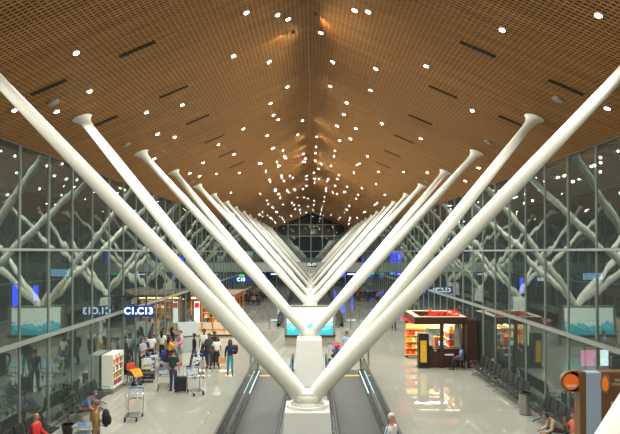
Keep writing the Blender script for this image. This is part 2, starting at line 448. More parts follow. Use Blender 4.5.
# ================================================================= CEILING FITTINGS
near_dl = [(-5.33, 13.57), (-5.9, 15.91), (-7.53, 15.13), (-6.95, 16.3), (-5.33, 19.35), (-1.59, 15.22), (-0.84, 16.17), (-0.57, 16.76), (-2.26, 17.74), (-1.31, 19.54), (-4.32, 20.11), (-0.86, 23.2), (-1.62, 24.52), (-1.63, 26.58), (-1.48, 27.76), (-0.38, 30.08), (-3.0, 26.73), (1.24, 15.45), (1.57, 15.19), (0.39, 18.01), (0.84, 20.19), (2.19, 19.08), (3.44, 17.1), (2.26, 21.51), (0.84, 23.15), (1.57, 24.48), (1.56, 26.55), (1.38, 29.33), (2.23, 28.23), (3.13, 25.34), (4.39, 13.22), (5.55, 11.17), (7.57, 14.87), (5.32, 19.1), (-5.69, 22.12), (-5.35, 23.44), (-4.28, 27.67), (-3.99, 31.1), (-5.42, 30.01), (-6.34, 31.14), (-6.16, 32.89), (-5.43, 34.25), (-4.44, 37.04), (-5.81, 43.33), (-2.17, 30.07), (-2.08, 33.84), (-1.64, 35.81), (-1.65, 38.03), (-2.18, 38.93), (-2.16, 40.97), (-0.67, 33.15), (-0.48, 40.13), (-0.54, 43.33), (-3.1, 45.06), (-2.26, 46.84), (-1.65, 47.59), (-3.15, 51.99), (-4.32, 51.13), (-3.04, 56.99), (-6.67, 25.35), (-7.64, 37.89), (1.66, 32.62), (1.54, 36.2), (1.57, 38.16), (3.3, 33.63), (4.76, 25.13), (3.03, 37.81), (1.53, 42.49), (5.36, 33.63), (4.3, 36.89), (6.23, 31.19), (7.44, 30.61), (7.77, 29.37), (4.73, 42.12), (4.13, 47.11), (5.77, 45.51), (0.39, 37.68), (0.36, 43.34), (0.8, 43.57), (0.69, 46.6), (0.29, 50.14), (0.77, 52.8), (1.54, 50.04), (2.59, 58.54), (1.54, 58.77), (7.42, 25.8),
           # over and behind the viewer, unseen; extra ones added to brighten the pedestal fronts
           (-5.4, 9.2), (-2.3, 10.5), (-3.6, 6.0), (-6.6, 4.0), (-1.5, 5.0), (2.2, 9.8), (4.4, 6.9), (6.7, 4.5), (1.4, 4.4), (-4.2, -3.0), (4.2, -3.0), (0.8, 1.5), (-0.8, 8.2), (-3.2, 1.0), (3.2, 1.2), (-1.5, -3.5), (1.5, -6.0), (-5.8, -1.0), (5.8, 0.5), (0.5, -9.0), (-3.4, -7.5), (3.6, -8.5), (0.9, 6.2), (-6.8, -6.5), (6.8, -5.5), (6.9, 9.4), (-7.4, 10.6)]
lamp_data = bpy.data.lights.new('downlight_lamp', 'SPOT'); lamp_data.energy = LAMP_W; lamp_data.color = (0.98, 0.98, 0.90)
lamp_data.spot_size = 2.85; lamp_data.spot_blend = 0.55; lamp_data.shadow_soft_size = 0.025
def downlight():
    bm = B(); tube(bm, [(0, 0, 0.03), (0, 0, -0.02), (0, 0, -0.02), (0, 0, 0.0)], [0.080, 0.085, 0.066, 0.064], 16, cap=False)
    r = obj('downlight', bm, WHITE, smooth=True)
    tag(r, 'small round downlight', 'ceiling light')
    l = P('lens', LENS, r, lambda bm: tube(bm, [(0, 0, -0.004), (0, 0, -0.026)], [0.064, 0.060], 16))
    lo = bpy.data.objects.new('lamp', lamp_data); C.objects.link(lo); lo.parent = r; lo.location = (0, 0, -0.06)
    return r
dl0 = downlight(); used = False
r2 = random.Random(21); far = []
for k in range(100):
    y = 100 - (abs(r2.random()) ** 0.9) * 48
    x = r2.choice([0.4, 0.8, 1.55, 1.6, 2.2, 3.1, 4.3, 5.4, 5.9, 6.7, 7.5]) * r2.choice([-1, 1]) + r2.uniform(-.06, .06)
    if abs(abs(x) - 6.73) < 0.5: x *= 1.1
    far.append((x, y))
for k in range(34):
    y = r2.uniform(30, 60); x = r2.choice([0.4, 1.55, 2.2, 3.1]) * r2.choice([-1, 1]) + r2.uniform(-.06, .06); far.append((x, y))
def put_dl(x, y, far_=False):
    global used
    side = 'left' if x < 0 else 'right'
    if not used: o = dl0; used = True
    elif y > 48 and int(x * 10) % 3:
        o = dl0.copy(); C.objects.link(o)
        for ch in dl0.children:
            if ch.type == 'MESH': c = ch.copy(); C.objects.link(c); c.parent = o
    else: o = copy_tree(dl0)
    o.location = (x, y, roof(x) - 0.012); o.rotation_euler = (0, ang if x > 0 else -ang, 0)
    if y > 33: o.scale = (.72, .72, .72)
    if y < 30:
        o['label'] = f'round white downlight in the {side} slope of the slatted ceiling, nearer half'
    else:
        o['label'] = f'tiny round white downlight in the distant part of the {side} ceiling slope'
    o['group'] = f"downlights in the {side} ceiling slope, " + ('near' if y < 30 else 'far')
for x, y in near_dl: put_dl(x, y)
for x, y in far: put_dl(x, y, True)

# linear air slots across the slats
sl0 = None
RECESS = mat('slot_recess', S(60, 80, 70), 0.35, 0.3)
for y in (14.7, 18.6, 22.5, 26.4, 30.3, 34.2, 6.9, 10.8):
    for sx in (-1, 1):
        for xc in ((4.25, 6.45) if y in (14.7,) else (4.25,) if y > 20 else (4.25, 6.45)):
            if sl0 is None:
                sl0 = thing('air_slot', '', 'air vent')
                P('recess', RECESS, sl0, lambda bm: box(bm, (0, 0, 0.005), (0.95, 0.045, 0.03)))
                for q in (-1, 1): P('flange', ALUD, sl0, lambda bm: box(bm, (0, q * 0.030, -0.006), (0.97, 0.012, 0.03)))
                o = sl0
            else: o = copy_tree(sl0)
            o.location = (sx * xc, y, roof(xc) - 0.02); o.rotation_euler = (0, sx * ang, 0)
            o['label'] = 'thin dark linear air slot in the %s slope of the slatted ceiling' % ('left' if sx < 0 else 'right')
            o['group'] = 'air slots in the %s ceiling slope' % ('left' if sx < 0 else 'right')
sp0 = None
for x, y in ((-6.76, 15.66), (6.62, 15.59), (-6.76, 21.86), (6.6, 21.7), (-6.7, 33.6), (6.7, 33.6)):
    if sp0 is None:
        sp0 = thing('ceiling_speaker', '', 'speaker')
        P('rim', ALU, sp0, lambda bm: tube(bm, [(0, 0, 0.02), (0, 0, -0.02), (0, 0, -0.02)], [0.15, 0.15, 0.12], 20), smooth=True)
        P('grille', mat('grille_grey', S(150, 140, 122), 0.6), sp0, lambda bm: cyl(bm, (0, 0, -0.03), 0.115, 0.012))
        o = sp0
    else: o = copy_tree(sp0)
    o.location = (x, y, roof(x) - 0.02); o.rotation_euler = (0, ang if x > 0 else -ang, 0)
    o['label'] = {15: 'pale round ceiling speaker in the %s slope, nearest of its row', 21: 'pale round ceiling speaker in the %s slope, second of its row', 33: 'pale round ceiling speaker in the %s slope, farthest of its row'}[int(y)] % ('left' if x < 0 else 'right')
# grazing spotlights under the ridge
def graze(x, y, tx, ty, power, label):
    z = roof(x) - 0.10
    t = thing('grazing_spotlight', label, 'spotlight', (x, y, z))
    tgt = Vector((tx, ty, roof(tx) + 0.06)); d = (tgt - Vector((x, y, z))).normalized()
    P('housing', ALUD, t, lambda bm: tube(bm, [-d * 0.05 + Vector((0, 0, 0.03)), d * 0.03 + Vector((0, 0, 0.03))], [0.03, 0.035], 12), smooth=True)
    P('bracket', ALUD, t, lambda bm: bx(bm, -0.015, 0.015, -0.015, 0.015, 0.03, 0.14))
    ld = bpy.data.lights.new('spot', 'SPOT'); ld.energy = power; ld.color = (1, 0.50, 0.14); ld.spot_size = 0.75; ld.spot_blend = 0.9; ld.shadow_soft_size = 0.03
    lo = bpy.data.objects.new('lamp', ld); C.objects.link(lo); lo.parent = t; lo.location = d * 0.06 + Vector((0, 0, 0.0))
    lo.rotation_euler = d.to_track_quat('-Z', 'Y').to_euler()
graze(0.22, 16.7, 1.9, 19.9, 110, 'tiny spotlight grazing the ceiling right of the ridge, nearest one')
graze(-0.45, 17.8, -2.6, 18.3, 90, 'tiny spotlight grazing the ceiling left of the ridge, nearest one')
graze(0.38, 33.3, 1.5, 35.2, 130, 'tiny spotlight grazing the ceiling right of the ridge, middle one')
graze(-0.55, 39.8, -2.6, 39.8, 130, 'tiny spotlight grazing the ceiling left of the ridge, middle one')
graze(0.3, 56, 1.9, 58, 130, 'tiny spotlight grazing the ceiling right of the ridge, farthest one')
graze(-0.4, 50, -2.6, 50, 130, 'tiny spotlight grazing the ceiling left of the ridge, farthest one')

# ================================================================= FOOTBRIDGE
t = thing('footbridge', 'grey ribbed footbridge crossing the hall high up near the far end', 'bridge', (0, 77, 0))
BRM = mat('bridge_cladding', S(196, 200, 194), 0.55, noise=0.06, nscale=2)
P('deck', BRM, t, lambda bm: bx(bm, -W + 0.05, W - 0.05, 0.05, 2.4, 3.3, 3.75))
def ribs(bm):
    bx(bm, -W + 0.05, W - 0.05, 0, 0.05, 3.3, 4.5)
    i = -W + 0.2
    while i < W - 0.1: bx(bm, i, i + 0.05, -0.05, 0, 3.3, 4.5); i += 0.3
P('ribbed_parapet', BRM, t, ribs)
P('handrail', STEEL, t, lambda bm: tube(bm, [(-W + .05, 0, 4.56), (W - .05, 0, 4.56)], 0.04, 8))

for sx, n_ in ((-1, 2), (1, 3)):
    bm = B(); bx(bm, sx * 9.2, sx * 23.6, 77, 79.4, 3.3, 3.6); bx(bm, sx * 9.2, sx * 23.6, 77, 77.06, 3.3, 4.5)
    struct('trim_%d' % n_, bm, BRM)       # bridge ends carried on outside the glass
# ================================================================= SIGNS
def hang_sign(x0, x1, y, z0, z1, s, size, label, ts=0.4, tx=0, sy=1.0):
    xc = (x0 + x1) / 2
    t = thing('hanging_sign', label, 'sign', (xc, y, 0)); hw = (x1 - x0) / 2
    P('sign_face', NAVY, t, lambda bm: bx(bm, -hw, hw, -0.06, 0.06, z0, z1), bevel=0.01)
    text('lettering', s, size, LETTER, t, (tx, -0.07, (z0 + z1) / 2), (PI / 2, 0, 0), bold=0.012 * size / 0.4, sx=sy)
    return t
t = hang_sign(-8.38, -7.03, 26.7, 2.98, 3.48, 'C1,C13', 0.42, 'blue gate sign lettered C1,C13 fixed to the left glass wall', 0.42)
P('bracket', ALUD, t, lambda bm: (bx(bm, -0.7, -0.64, -0.03, 0.03, 3.48, 3.9), bx(bm, 0.3, 0.36, -0.03, 0.03, 3.48, 3.9), bx(bm, -0.94, 0.4, -0.03, 0.03, 3.86, 3.94)))
t = hang_sign(6.85, 8.52, 43.0, 2.85, 3.4, 'C2,C20', 0.44, 'blue gate sign fixed to the right glass wall behind the kiosk', 0.44)
P('bracket', ALUD, t, lambda bm: (bx(bm, 0.7, 0.76, -0.03, 0.03, 3.4, 3.9), bx(bm, -0.1, 0.96, -0.03, 0.03, 3.86, 3.94)))
t = hang_sign(-8.4, -6.0, 62, 2.75, 3.25, 'C18', 0.5, 'dark blue sign lettered C18 hanging far down the left side', 0.5, tx=-0.1)
P('hanger', ALUD, t, lambda bm: (bx(bm, -1.38, 1.2, -0.03, 0.03, 3.60, 3.68), bx(bm, -.8, -.74, -0.02, 0.02, 3.25, 3.6), bx(bm, 0.8, .86, -0.02, 0.02, 3.25, 3.6)))
t = thing('bridge_sign', 'small dark sign with white lettering on the footbridge parapet', 'sign', (0.1, 76.9, 0))
P('sign_face', mat('dark_teal_sign', S(20, 60, 70), 0.4), t, lambda bm: bx(bm, -0.65, 0.65, 0, 0.05, 4.0, 4.5))
text('lettering', 'C5-C8', 0.42, LETTER, t, (0, -0.02, 4.25), (PI / 2, 0, 0), bold=0.01)
for x, y, z, lab in ((-7.2, 61.9, 3.42, 'small lit green exit sign above the C18 sign'), (6.7, 77.08, 3.1, 'small lit green exit sign under the footbridge, right side'), (8.0, 77.08, 3.1, 'small lit green exit sign under the footbridge beside the right wall'), (-2.6, 78.9, 3.1, 'small lit green exit sign beyond the footbridge, left of centre')):
    t = thing('exit_sign', lab, 'sign', (x, y, z))
    P('lit_face', GREENE, t, lambda bm: bx(bm, -0.28, 0.28, -0.03, 0.03, -0.11, 0.11)); P('housing', ALUD, t, lambda bm: (bx(bm, -0.3, 0.3, 0.03, 0.08, -0.13, 0.13), bx(bm, -0.03, 0.03, 0.03, 0.08, 0.13, 0.20 if y > 70 else 0.28)))
for x, y, lab in ((-4.6, 77.3, 'small lit blue-white sign under the footbridge, left of centre'), (5.4, 77.3, 'small lit blue-white sign under the footbridge, right of centre')):
    t = thing('hanging_sign', lab, 'sign', (x, y, 3.0))
    P('sign_face', NAVY, t, lambda bm: bx(bm, -0.8, 0.8, -0.04, 0.04, -0.2, 0.2)); P('lit_panel', LETTER, t, lambda bm: bx(bm, -0.6, 0.5, -0.06, -0.04, -0.06, 0.08))
    P('hanger', ALUD, t, lambda bm: bx(bm, -0.03, 0.03, -0.02, 0.02, 0.2, 0.3))

# blue light panels outside and beyond
def glow_panel(x, y, z0, z1, wd, m, label, rz=0):
    t = thing('light_panel', label, 'light panel', (x, y, 0), rz)
    P('lit_face', m, t, lambda bm: bx(bm, -wd / 2, wd / 2, -0.05, 0.02, z0, z1)); P('post', ALUD, t, lambda bm: bx(bm, -0.06, 0.06, 0.03, 0.15, -0.1, z1))
glow_panel(4.4, 108, 1.2, 4.6, 0.45, BLUEL, 'tall thin blue light beyond the end wall, right of centre')
glow_panel(6.0, 110, 1.2, 5.4, 0.9, BLUEL, 'broad blue light beyond the end wall, right of centre')
glow_panel(7.6, 109, 2.0, 5.0, 0.35, BLUEL, 'narrow blue light beyond the end wall, closest to its right edge')
glow_panel(-5.4, 110, 4.6, 6.0, 1.6, SCREENW, 'pale lit panel beyond the end wall, left side')
glow_panel(12.4, 86, 2.6, 6.0, 1.6, BLUEL, 'blue lit banner outside the right glass wall, farther one')
glow_panel(12.9, 36, 3.4, 4.3, 0.2, BLUEL, 'blue light strip outside the right glass wall, nearer one', 0.5)
glow_panel(-13.2, 26.5, 3.5, 4.4, 0.26, BLUEL, 'blue light strip outside the left glass wall, nearest one', -0.5)
glow_panel(-14.6, 31.5, 3.3, 4.1, 0.3, BLUEL, 'blue light strip outside the left glass wall, second one', -0.5)
glow_panel(-12.4, 55.5, 3.5, 5.4, 1.0, BLUEL, 'blue lit banner outside the left glass wall, farther one')
glow_panel(-14.5, 34, 4.5, 4.9, 1.6, CYANL, 'pale cyan light bar outside the left glass wall', -0.4)
glow_panel(17.5, 36.5, 4.2, 4.6, 1.6, CYANL, 'pale cyan light bar outside the right glass wall', 0.4)
t = thing('advert_display', 'pink and white lit display standing outside the right glass wall', 'display', (13.2, 28.0, 0), 0.1)
P('screen', mat('pink_screen', S(200, 60, 120), 0.4, emit=S(230, 120, 170), estr=1.2, noise=0), t, lambda bm: bx(bm, -0.35, 0.4, -0.05, 0, 0.5, 1.25))
P('cabinet', ALUD, t, lambda bm: bx(bm, -0.42, 0.47, 0, 0.15, -0.1, 1.35))
P('screen', SCREENW, t, lambda bm: bx(bm, 0.62, 1.0, -0.05, 0, 0.5, 1.25))

# ================================================================= MOVING WALKWAYS
def walkway(sx, ya, yb, label, far_end_only=True):
    """belt between |x| 1.02 and 2.38; ya < yb; landing plates at both ends"""
    t = thing('moving_walkway', label, 'moving walkway', (0, 0, 0))
    xi, xo = sx * 0.98, sx * 2.36
    P('belt', BELT, t, lambda bm: bx(bm, xi, xo, ya, yb, 0.002, 0.012))
    P('landing_plate', mat('landing_plate', S(58, 62, 58), 0.4, 0.5, noise=0.1), t, lambda bm: bx(bm, xi, xo, yb + 0.12, yb + 1.5, 0.002, 0.014))
    P('comb_plate', mat('yellow_comb', S(240, 186, 40), 0.5), t, lambda bm: bx(bm, xi, xo, yb, yb + 0.20, 0.002, 0.018))
    P('landing_plate', mat('landing_plate', S(78, 82, 78)), t, lambda bm: bx(bm, xi, xo, ya - 1.4, ya - 0.1, 0.002, 0.014))
    for xa, s2 in ((xi, -1), (xo, 1)):
        s = sx * s2; x1 = xa + s * 0.30
        P('skirt', mat('skirt_steel', S(96, 104, 100), 0.25, 0.8), t, lambda bm: (bx(bm, xa, xa + s * 0.012, ya - 0.6, yb + 0.7, 0, 0.20), bx(bm, xa, x1, ya - 0.6, yb + 0.7, 0.18, 0.205), bx(bm, x1 - s * 0.012, x1, ya - 0.6, yb + 0.7, 0, 0.19)))
        xm = xa + s * 0.16
        P('glass_panel', BGLASS, t, lambda bm: bx(bm, xm - 0.006, xm + 0.006, ya - 0.5, yb + 0.8, 0.20, 0.90))
        pts = [(xm, yb + 0.6, 0.2), (xm, yb + 0.95, 0.3), (xm, yb + 1.15, 0.55), (xm, yb + 1.05, 0.82), (xm, yb + 0.75, 0.94), (xm, ya - 0.75, 0.94), (xm, ya - 1.05, 0.82), (xm, ya - 1.15, 0.55), (xm, ya - 0.95, 0.3), (xm, ya - 0.6, 0.2)]
        P('handrail', RUBBER, t, lambda bm: tube(bm, pts, 0.045, 10), smooth=True)
        P('skirt_strip', mat('cyan_glow', S(180, 235, 240), .4, emit=(0.6, 0.95, 1, 1), estr=.8), t, lambda bm: bx(bm, xa + s * .02, xa + s * .06, yb - 4.2, yb + .3, .206, .216))  # bright cyan streak along the skirt, built as a glowing strip
        P('rail_track', STEEL, t, lambda bm: bx(bm, xm - 0.02, xm + 0.02, ya - 0.75, yb + 0.75, 0.875, 0.90))
    return t
walkway(-1, -9, 28.0, 'grey moving walkway with glass sides, left of the front white pedestals')
walkway(1, -9, 28.0, 'grey moving walkway with glass sides, right of the front white pedestals')
walkway(-1, 47.5, 96, 'moving walkway beyond the lightbox, left of the middle line')
walkway(1, 47.5, 96, 'moving walkway beyond the lightbox, right of the middle line')
# low post pairs at the walkway mouths
for i, (x, y, lab) in enumerate(((-3.05, 30.6, 'short steel bollard by the near walkway mouth, left side'), (3.05, 30.6, 'short steel bollard by the near walkway mouth, right side'), (-3.1, 45.2, 'short steel bollard beside the farther walkway mouth, left side'), (3.1, 45.2, 'short steel bollard beside the farther walkway mouth, right side'))):
    t = thing('bollard', lab, 'bollard', (x, y, 0))
    P('pole', STEEL, t, lambda bm: cyl(bm, (0, 0, 0), 0.05, 0.95), smooth=True); P('cap', ALUD, t, lambda bm: cyl(bm, (0, 0, 0.95), 0.055, 0.05))

# ================================================================= LIGHTBOX
t = thing('advert_lightbox', 'large lit advertising lightbox with teal seascape behind the second pedestal', 'lightbox', (0.0, 37.0, 0))
FR = mat('lightbox_frame', S(140, 136, 124), 0.45, 0.3)
P('plinth', mat('lightbox_plinth', S(150, 144, 130), 0.6), t, lambda bm: bx(bm, -1.58, 1.58, 0, 0.6, 0, 0.66))
P('frame', FR, t, lambda bm: (bx(bm, -1.60, -1.44, -0.03, 0.6, 0.62, 2.48), bx(bm, 1.44, 1.60, -0.03, 0.6, 0.62, 2.48), bx(bm, -1.6, 1.6, -0.03, 0.6, 2.42, 2.52), bx(bm, -1.6, 1.6, -0.03, 0.6, 0.6, 0.72)))
P('ledge', BROWN, t, lambda bm: bx(bm, -1.58, 1.58, -0.08, 0, 0.58, 0.68))
o = P('screen', ADS, t, lambda bm: bx(bm, -1.44, 1.44, 0, 0.58, -0.85, 0.85)); o.location.z = 1.57

# ================================================================= SEATING
def bench(n, name='beam_seat'):
    t = thing(name, '', 'bench')
    Lg = n * 0.60
    # seats face -Y locally, length along X
    for i in range(n):
        x = (i - (n - 1) / 2) * 0.60
        P('seat', BLACK, t, lambda bm: (box(bm, (x, -0.06, 0.43), (0.52, 0.46, 0.045), rx=0.06), box(bm, (x, -0.28, 0.425), (0.52, 0.05, 0.03))), bevel=0.015)
        P('backrest', BLACK, t, lambda bm: (box(bm, (x, 0.24, 0.70), (0.52, 0.035, 0.52), rx=-0.22),), bevel=0.012)
    for i in range(n + 1):
        x = (i - n / 2) * 0.60
        P('armrest', CHROME, t, lambda bm: tube(bm, [(x, 0.16, 0.40), (x, 0.16, 0.63), (x, -0.24, 0.64), (x, -0.27, 0.60), (x, -0.05, 0.40)], 0.016, 6))
    P('beam', CHROME, t, lambda bm: box(bm, (0, 0.04, 0.36), (Lg, 0.08, 0.06)))
    for x in (-Lg / 2 + 0.3, Lg / 2 - 0.3):
        P('leg', CHROME, t, lambda bm: (tube(bm, [(x, 0.04, 0.35), (x, 0.10, 0.18), (x, 0.30, 0.02)], 0.022, 6), tube(bm, [(x, 0.10, 0.18), (x, -0.30, 0.02)], 0.022, 6)))
    return t
b5 = bench(5); b5.location = (8.05, 27.1, 0); b5.rotation_euler = (0, 0, -PI / 2)
b5['label'] = 'black beam seats along the right glass wall, set next to the kiosk'; b5['group'] = 'black beam seats along the glass walls'
G = 'black beam seats along the glass walls'
dup(b5, (8.05, 23.7, 0), -PI / 2, 'black beam seats along the right glass wall, ending at the steel bin', G)
dup(b5, (8.05, 19.3, 0), -PI / 2, 'black beam seats along the right glass wall, on the viewer side of the bin', G)
dup(b5, (8.05, 15.9, 0), -PI / 2, 'black beam seats partly hidden behind the brown totem sign', G)
dup(b5, (-8.05, 21.6, 0), PI / 2, 'black beam seats along the left wall, between the plant and the white cabinet', G)
dup(b5, (-8.05, 17.0, 0), PI / 2, 'black beam seats along the left wall, at the bottom left corner', G)
for i, (x, y, r) in enumerate(((-6.95, 66, 0), (-6.9, 69.5, PI), (-6.8, 73, 0), (6.9, 71, 0), (6.8, 74, PI))):
    dup(b5, (x, y, 0), r, 'black beam seats in the far waiting area on the %s side' % ('left' if x < 0 else 'right'), 'far seats, %s side' % ('left' if x < 0 else 'right'))
# ================================================================= STEEL BIN
t = thing('litter_bin', 'round brushed steel litter bin between the seats along the right wall', 'bin', (7.88, 21.5, 0))
P('body', STEEL, t, lambda bm: cyl(bm, (0, 0, 0.03), 0.22, 0.72, 28), smooth=True); P('rim', ALUD, t, lambda bm: tube(bm, [(0, 0, .75), (0, 0, .80), (0, 0, .80), (0, 0, .74)], [.225, .22, .15, .14], 28, cap=False), smooth=True)
P('liner', RUBBER, t, lambda bm: cyl(bm, (0, 0, 0.70), 0.2, 0.03, 20)); P('foot', RUBBER, t, lambda bm: cyl(bm, (0, 0, 0), 0.20, 0.03, 20))

# ================================================================= PEOPLE
def skin_mesh(verts, edges, radii, sub=1):
    me = bpy.data.meshes.new('tmp'); me.from_pydata(verts, edges, [])
    o = bpy.data.objects.new('tmp', me); C.objects.link(o)
    sk = o.modifiers.new('s', 'SKIN'); sk.use_smooth_shade = True
    for i, r in enumerate(radii):
        d = me.skin_vertices[0].data[i]; d.radius = r if isinstance(r, tuple) else (r, r); d.use_root = (i == 0)
    ss = o.modifiers.new('u', 'SUBSURF'); ss.levels = sub; ss.render_levels = sub
    dg = bpy.context.evaluated_depsgraph_get(); dg.update()
    ev = o.evaluated_get(dg); out = bpy.data.meshes.new_from_object(ev)
    bpy.data.objects.remove(o); bpy.data.meshes.remove(me)
    return out
def link_mesh(name, me, m, parent):
    me.materials.clear(); me.materials.append(m)
    for p in me.polygons: p.use_smooth = True
    me.name = name; o = bpy.data.objects.new(name, me); C.objects.link(o); o.parent = parent; return o

def arms_pose(kind, s):
    """elbow, wrist, hand tip, relative to the shoulder; person faces -Y, s = side"""
    V = Vector
    return {'relaxed': (V((s*.06, .02, -.28)), V((s*.07, -.05, -.52)), V((s*.065, -.08, -.68))),
            'push': (V((s*.07, -.10, -.25)), V((s*.03, -.34, -.30)), V((s*.01, -.47, -.30))),
            'raised': (V((s*.10, -.12, -.20)), V((s*.00, -.24, .02)), V((-s*.03, -.27, .14))),
            'folded': (V((s*.08, -.06, -.26)), V((-s*.06, -.22, -.18)), V((-s*.18, -.22, -.14))),
            'phone': (V((s*.06, -.06, -.26)), V((-s*.03, -.28, -.16)), V((-s*.07, -.38, -.10))),
            'back': (V((s*.07, .10, -.25)), V((s*.08, .06, -.48)), V((s*.07, .04, -.62))),
            'lap': (V((s*.05, -.06, -.27)), V((-s*.02, -.28, -.36)), V((-s*.06, -.40, -.38)))}[kind]

def person(label, x, y, rz, h=1.72, pose='stand', arms=('relaxed', 'relaxed'), stride=0.06, lean=0.0,
           skin=None, top=None, sleeve='short', legs=None, short=False, hairc=S(24, 18, 14), hair='short', shoes=S(30, 28, 28), z=0, face=False, skirt=None, group=None, turn=0.0):
    t = thing('person', label, 'person', (x, y, z), rz, group)
    k = h / 1.74; skin = skin or SKIN
    sit = pose == 'sit'
    hipz = 0.52 if sit else 0.95
    def up(zr, yo=0.0, xo=0.0):      # a point of the trunk at height zr over the hips, leaning forward (-Y)
        return Vector((xo, yo * math.cos(lean) - zr * math.sin(lean), hipz + zr * math.cos(lean) + yo * math.sin(lean) * 0))
    pel, wai, che, nb, ne = up(0), up(.16), up(.35), up(.49), up(.555)
    hl, hm, ht = up(.62, -.03), up(.70, -.02), up(.765, -.005)
    verts = [pel, wai, che, nb, ne, hl, hm, ht]
    rad = [(.135, .105), (.12, .09), (.15, .105), (.07, .065), .05, (.062, .07), (.076, .088), (.055, .065)]
    edges = [(i, i + 1) for i in range(7)]
    armpts = {}
    for s, kd in ((-1, arms[0]), (1, arms[1])):
        sh = up(.45, 0, s * .17); e, wv, hd = arms_pose(kd, s)
        pts = [sh, sh + e, sh + wv, sh + wv.lerp(hd, 0.5)]; armpts[s] = pts + [sh + hd]
        b = len(verts); verts += pts; rad += [.056, .043, .029, (.036, .026)]
        edges += [(2, b), (b, b + 1), (b + 1, b + 2), (b + 2, b + 3)]
    legp = {}
    for s in (-1, 1):
        hp = Vector((s * .09, 0, hipz - .03))
        if sit:
            kn = Vector((s * .12, -.43, .50)); an = Vector((s * .12, -.44 - s * .05, .09)); to = an + Vector((0, -.15, -.045))
        else:
            f = s * stride
            kn = Vector((s * .10, -f * 0.75 - abs(f) * 0.15, .50)); an = Vector((s * .11, -f * 1.5 + .03, .09)); to = an + Vector((s * .02, -.16, -.045))
        legp[s] = (hp, kn, an, to)
        b = len(verts); verts += [hp, kn, an, to]; rad += [.085, .056, .038, (.04, .028)]
        edges += [(0, b), (b, b + 1), (b + 1, b + 2), (b + 2, b + 3)]
    verts = [v * k for v in verts]
    rad = [tuple(q * k for q in r) if isinstance(r, tuple) else r * k for r in rad]
    me = skin_mesh(verts, edges, rad)
    # hands with five fingers, nose and ears, welded into the same body mesh
    bm = B(); bm.from_mesh(me)
    for s in (-1, 1):
        wr, tip = armpts[s][2] * k, armpts[s][4] * k
        d = (tip - wr).normalized(); side = d.cross(Vector((s, 0, .2))).normalized(); curl = Vector((-s * .35, 0, 0)) if abs(d.z) > .6 else Vector((0, 0, -.4))
        pc = armpts[s][3] * k
        for j, ln in enumerate((.062, .074, .068, .052)):
            o_ = pc + side * (j - 1.5) * .019 * k + d * .018 * k
            tube(bm, [o_, o_ + (d * .55 + curl * .15) * ln * k, o_ + (d * .9 + curl * .5) * ln * k], [.0095 * k, .009 * k, .0065 * k], 5)
        o_ = pc - d * .02 * k - side * .03 * k
        tube(bm, [o_, o_ - side * .022 * k + d * .02 * k, o_ - side * .026 * k + d * .048 * k], [.012 * k, .0105 * k, .007 * k], 5)
    hc = (hl + hm) / 2 * k
    ball(bm, hc + Vector((0, -.092 * k, -.005)), (.014, .02, .024), 1)
    for s in (-1, 1): ball(bm, hc + Vector((s * .078 * k, .0, 0)), (.012, .02, .03), 1)
    ball(bm, hc + Vector((0, -.083 * k, -.048 * k)), (.024, .010, .007), 1)
    bm.to_mesh(me); bm.free()
    link_mesh('body', me, skin, t)
    if face:
        for s in (-1, 1): P('eye', mat('eye_dark', S(30, 22, 18), 0.3), t, lambda bm: ball(bm, hc + Vector((s * .03 * k, -.083 * k, .028 * k)), (.012, .007, .007), 1))
    # hair
    hr = bmesh.new(); c = hm * k + Vector((0, .012, .01)); bmesh.ops.create_icosphere(hr, subdivisions=3, radius=1, matrix=Matrix.Translation(c) @ Matrix.Diagonal((.095 * k, .108 * k, .105 * k, 1)))
    kill = [v for v in hr.verts if (v.co.y < c.y - .035 * k and v.co.z < c.z + .035 * k) or v.co.z < c.z - .075 * k]
    bmesh.ops.delete(hr, geom=kill, context='VERTS')
    if hair == 'long':
        tube(hr, [c + Vector((0, .05, .02)) * k, c + Vector((0, .085, -.10)) * k, c + Vector((0, .09, -.25)) * k, c + Vector((0, .10, -.36)) * k], [.08 * k, .09 * k, .075 * k, .03 * k], 10)
    if hair == 'bun': ball(hr, c + Vector((0, .10, .03)) * k, (.045, .045, .045), 2)
    if hair == 'hood':
        tube(hr, [c + Vector((0, .03, .06)) * k, c + Vector((0, .06, -.10)) * k, c + Vector((0, .05, -.22)) * k], [.09 * k, .11 * k, .12 * k], 12)
    if hair == 'cap': tube(hr, [c + Vector((0, -.06, .05)) * k, c + Vector((0, -.17, .03)) * k], [.06, .045], 10)
    if hair != 'none': obj('hair' if hair not in ('cap', 'hood') else ('cap' if hair == 'cap' else 'hood'), hr, mat('hair_%d_%d_%d' % tuple(int(q * 999) for q in hairc[:3]), hairc, .6), t, smooth=True)
    else: hr.free()
    # top
    topm = mat('cloth_%d_%d_%d' % tuple(int(q * 999) for q in top[:3]), top, .85, noise=.12, nscale=12)
    tv = [up(-.06), up(.10), up(.35), up(.46), up(.51)]; tr = [(.148, .122), (.136, .11), (.168, .124), (.10, .085), (.068, .06)]
    te = [(0, 1), (1, 2), (2, 3), (3, 4)]
    for s in (-1, 1):
        a = armpts[s]; b = len(tv)
        if sleeve == 'long': pts = [a[0], a[1], a[1].lerp(a[2], .92)]; rr = [.072, .060, .044]
        else: pts = [a[0], a[0].lerp(a[1], .5), a[0].lerp(a[1], .75)]; rr = [.073, .066, .064]
        tv += pts; tr += rr; te += [(2, b), (b, b + 1), (b + 1, b + 2)]
    link_mesh('top', skin_mesh([v * k for v in tv], te, [tuple(q * k for q in r) if isinstance(r, tuple) else r * k for r in tr]), topm, t)
    legm = mat('cloth_%d_%d_%d' % tuple(int(q * 999) for q in legs[:3]), legs, .85, noise=.12, nscale=12)
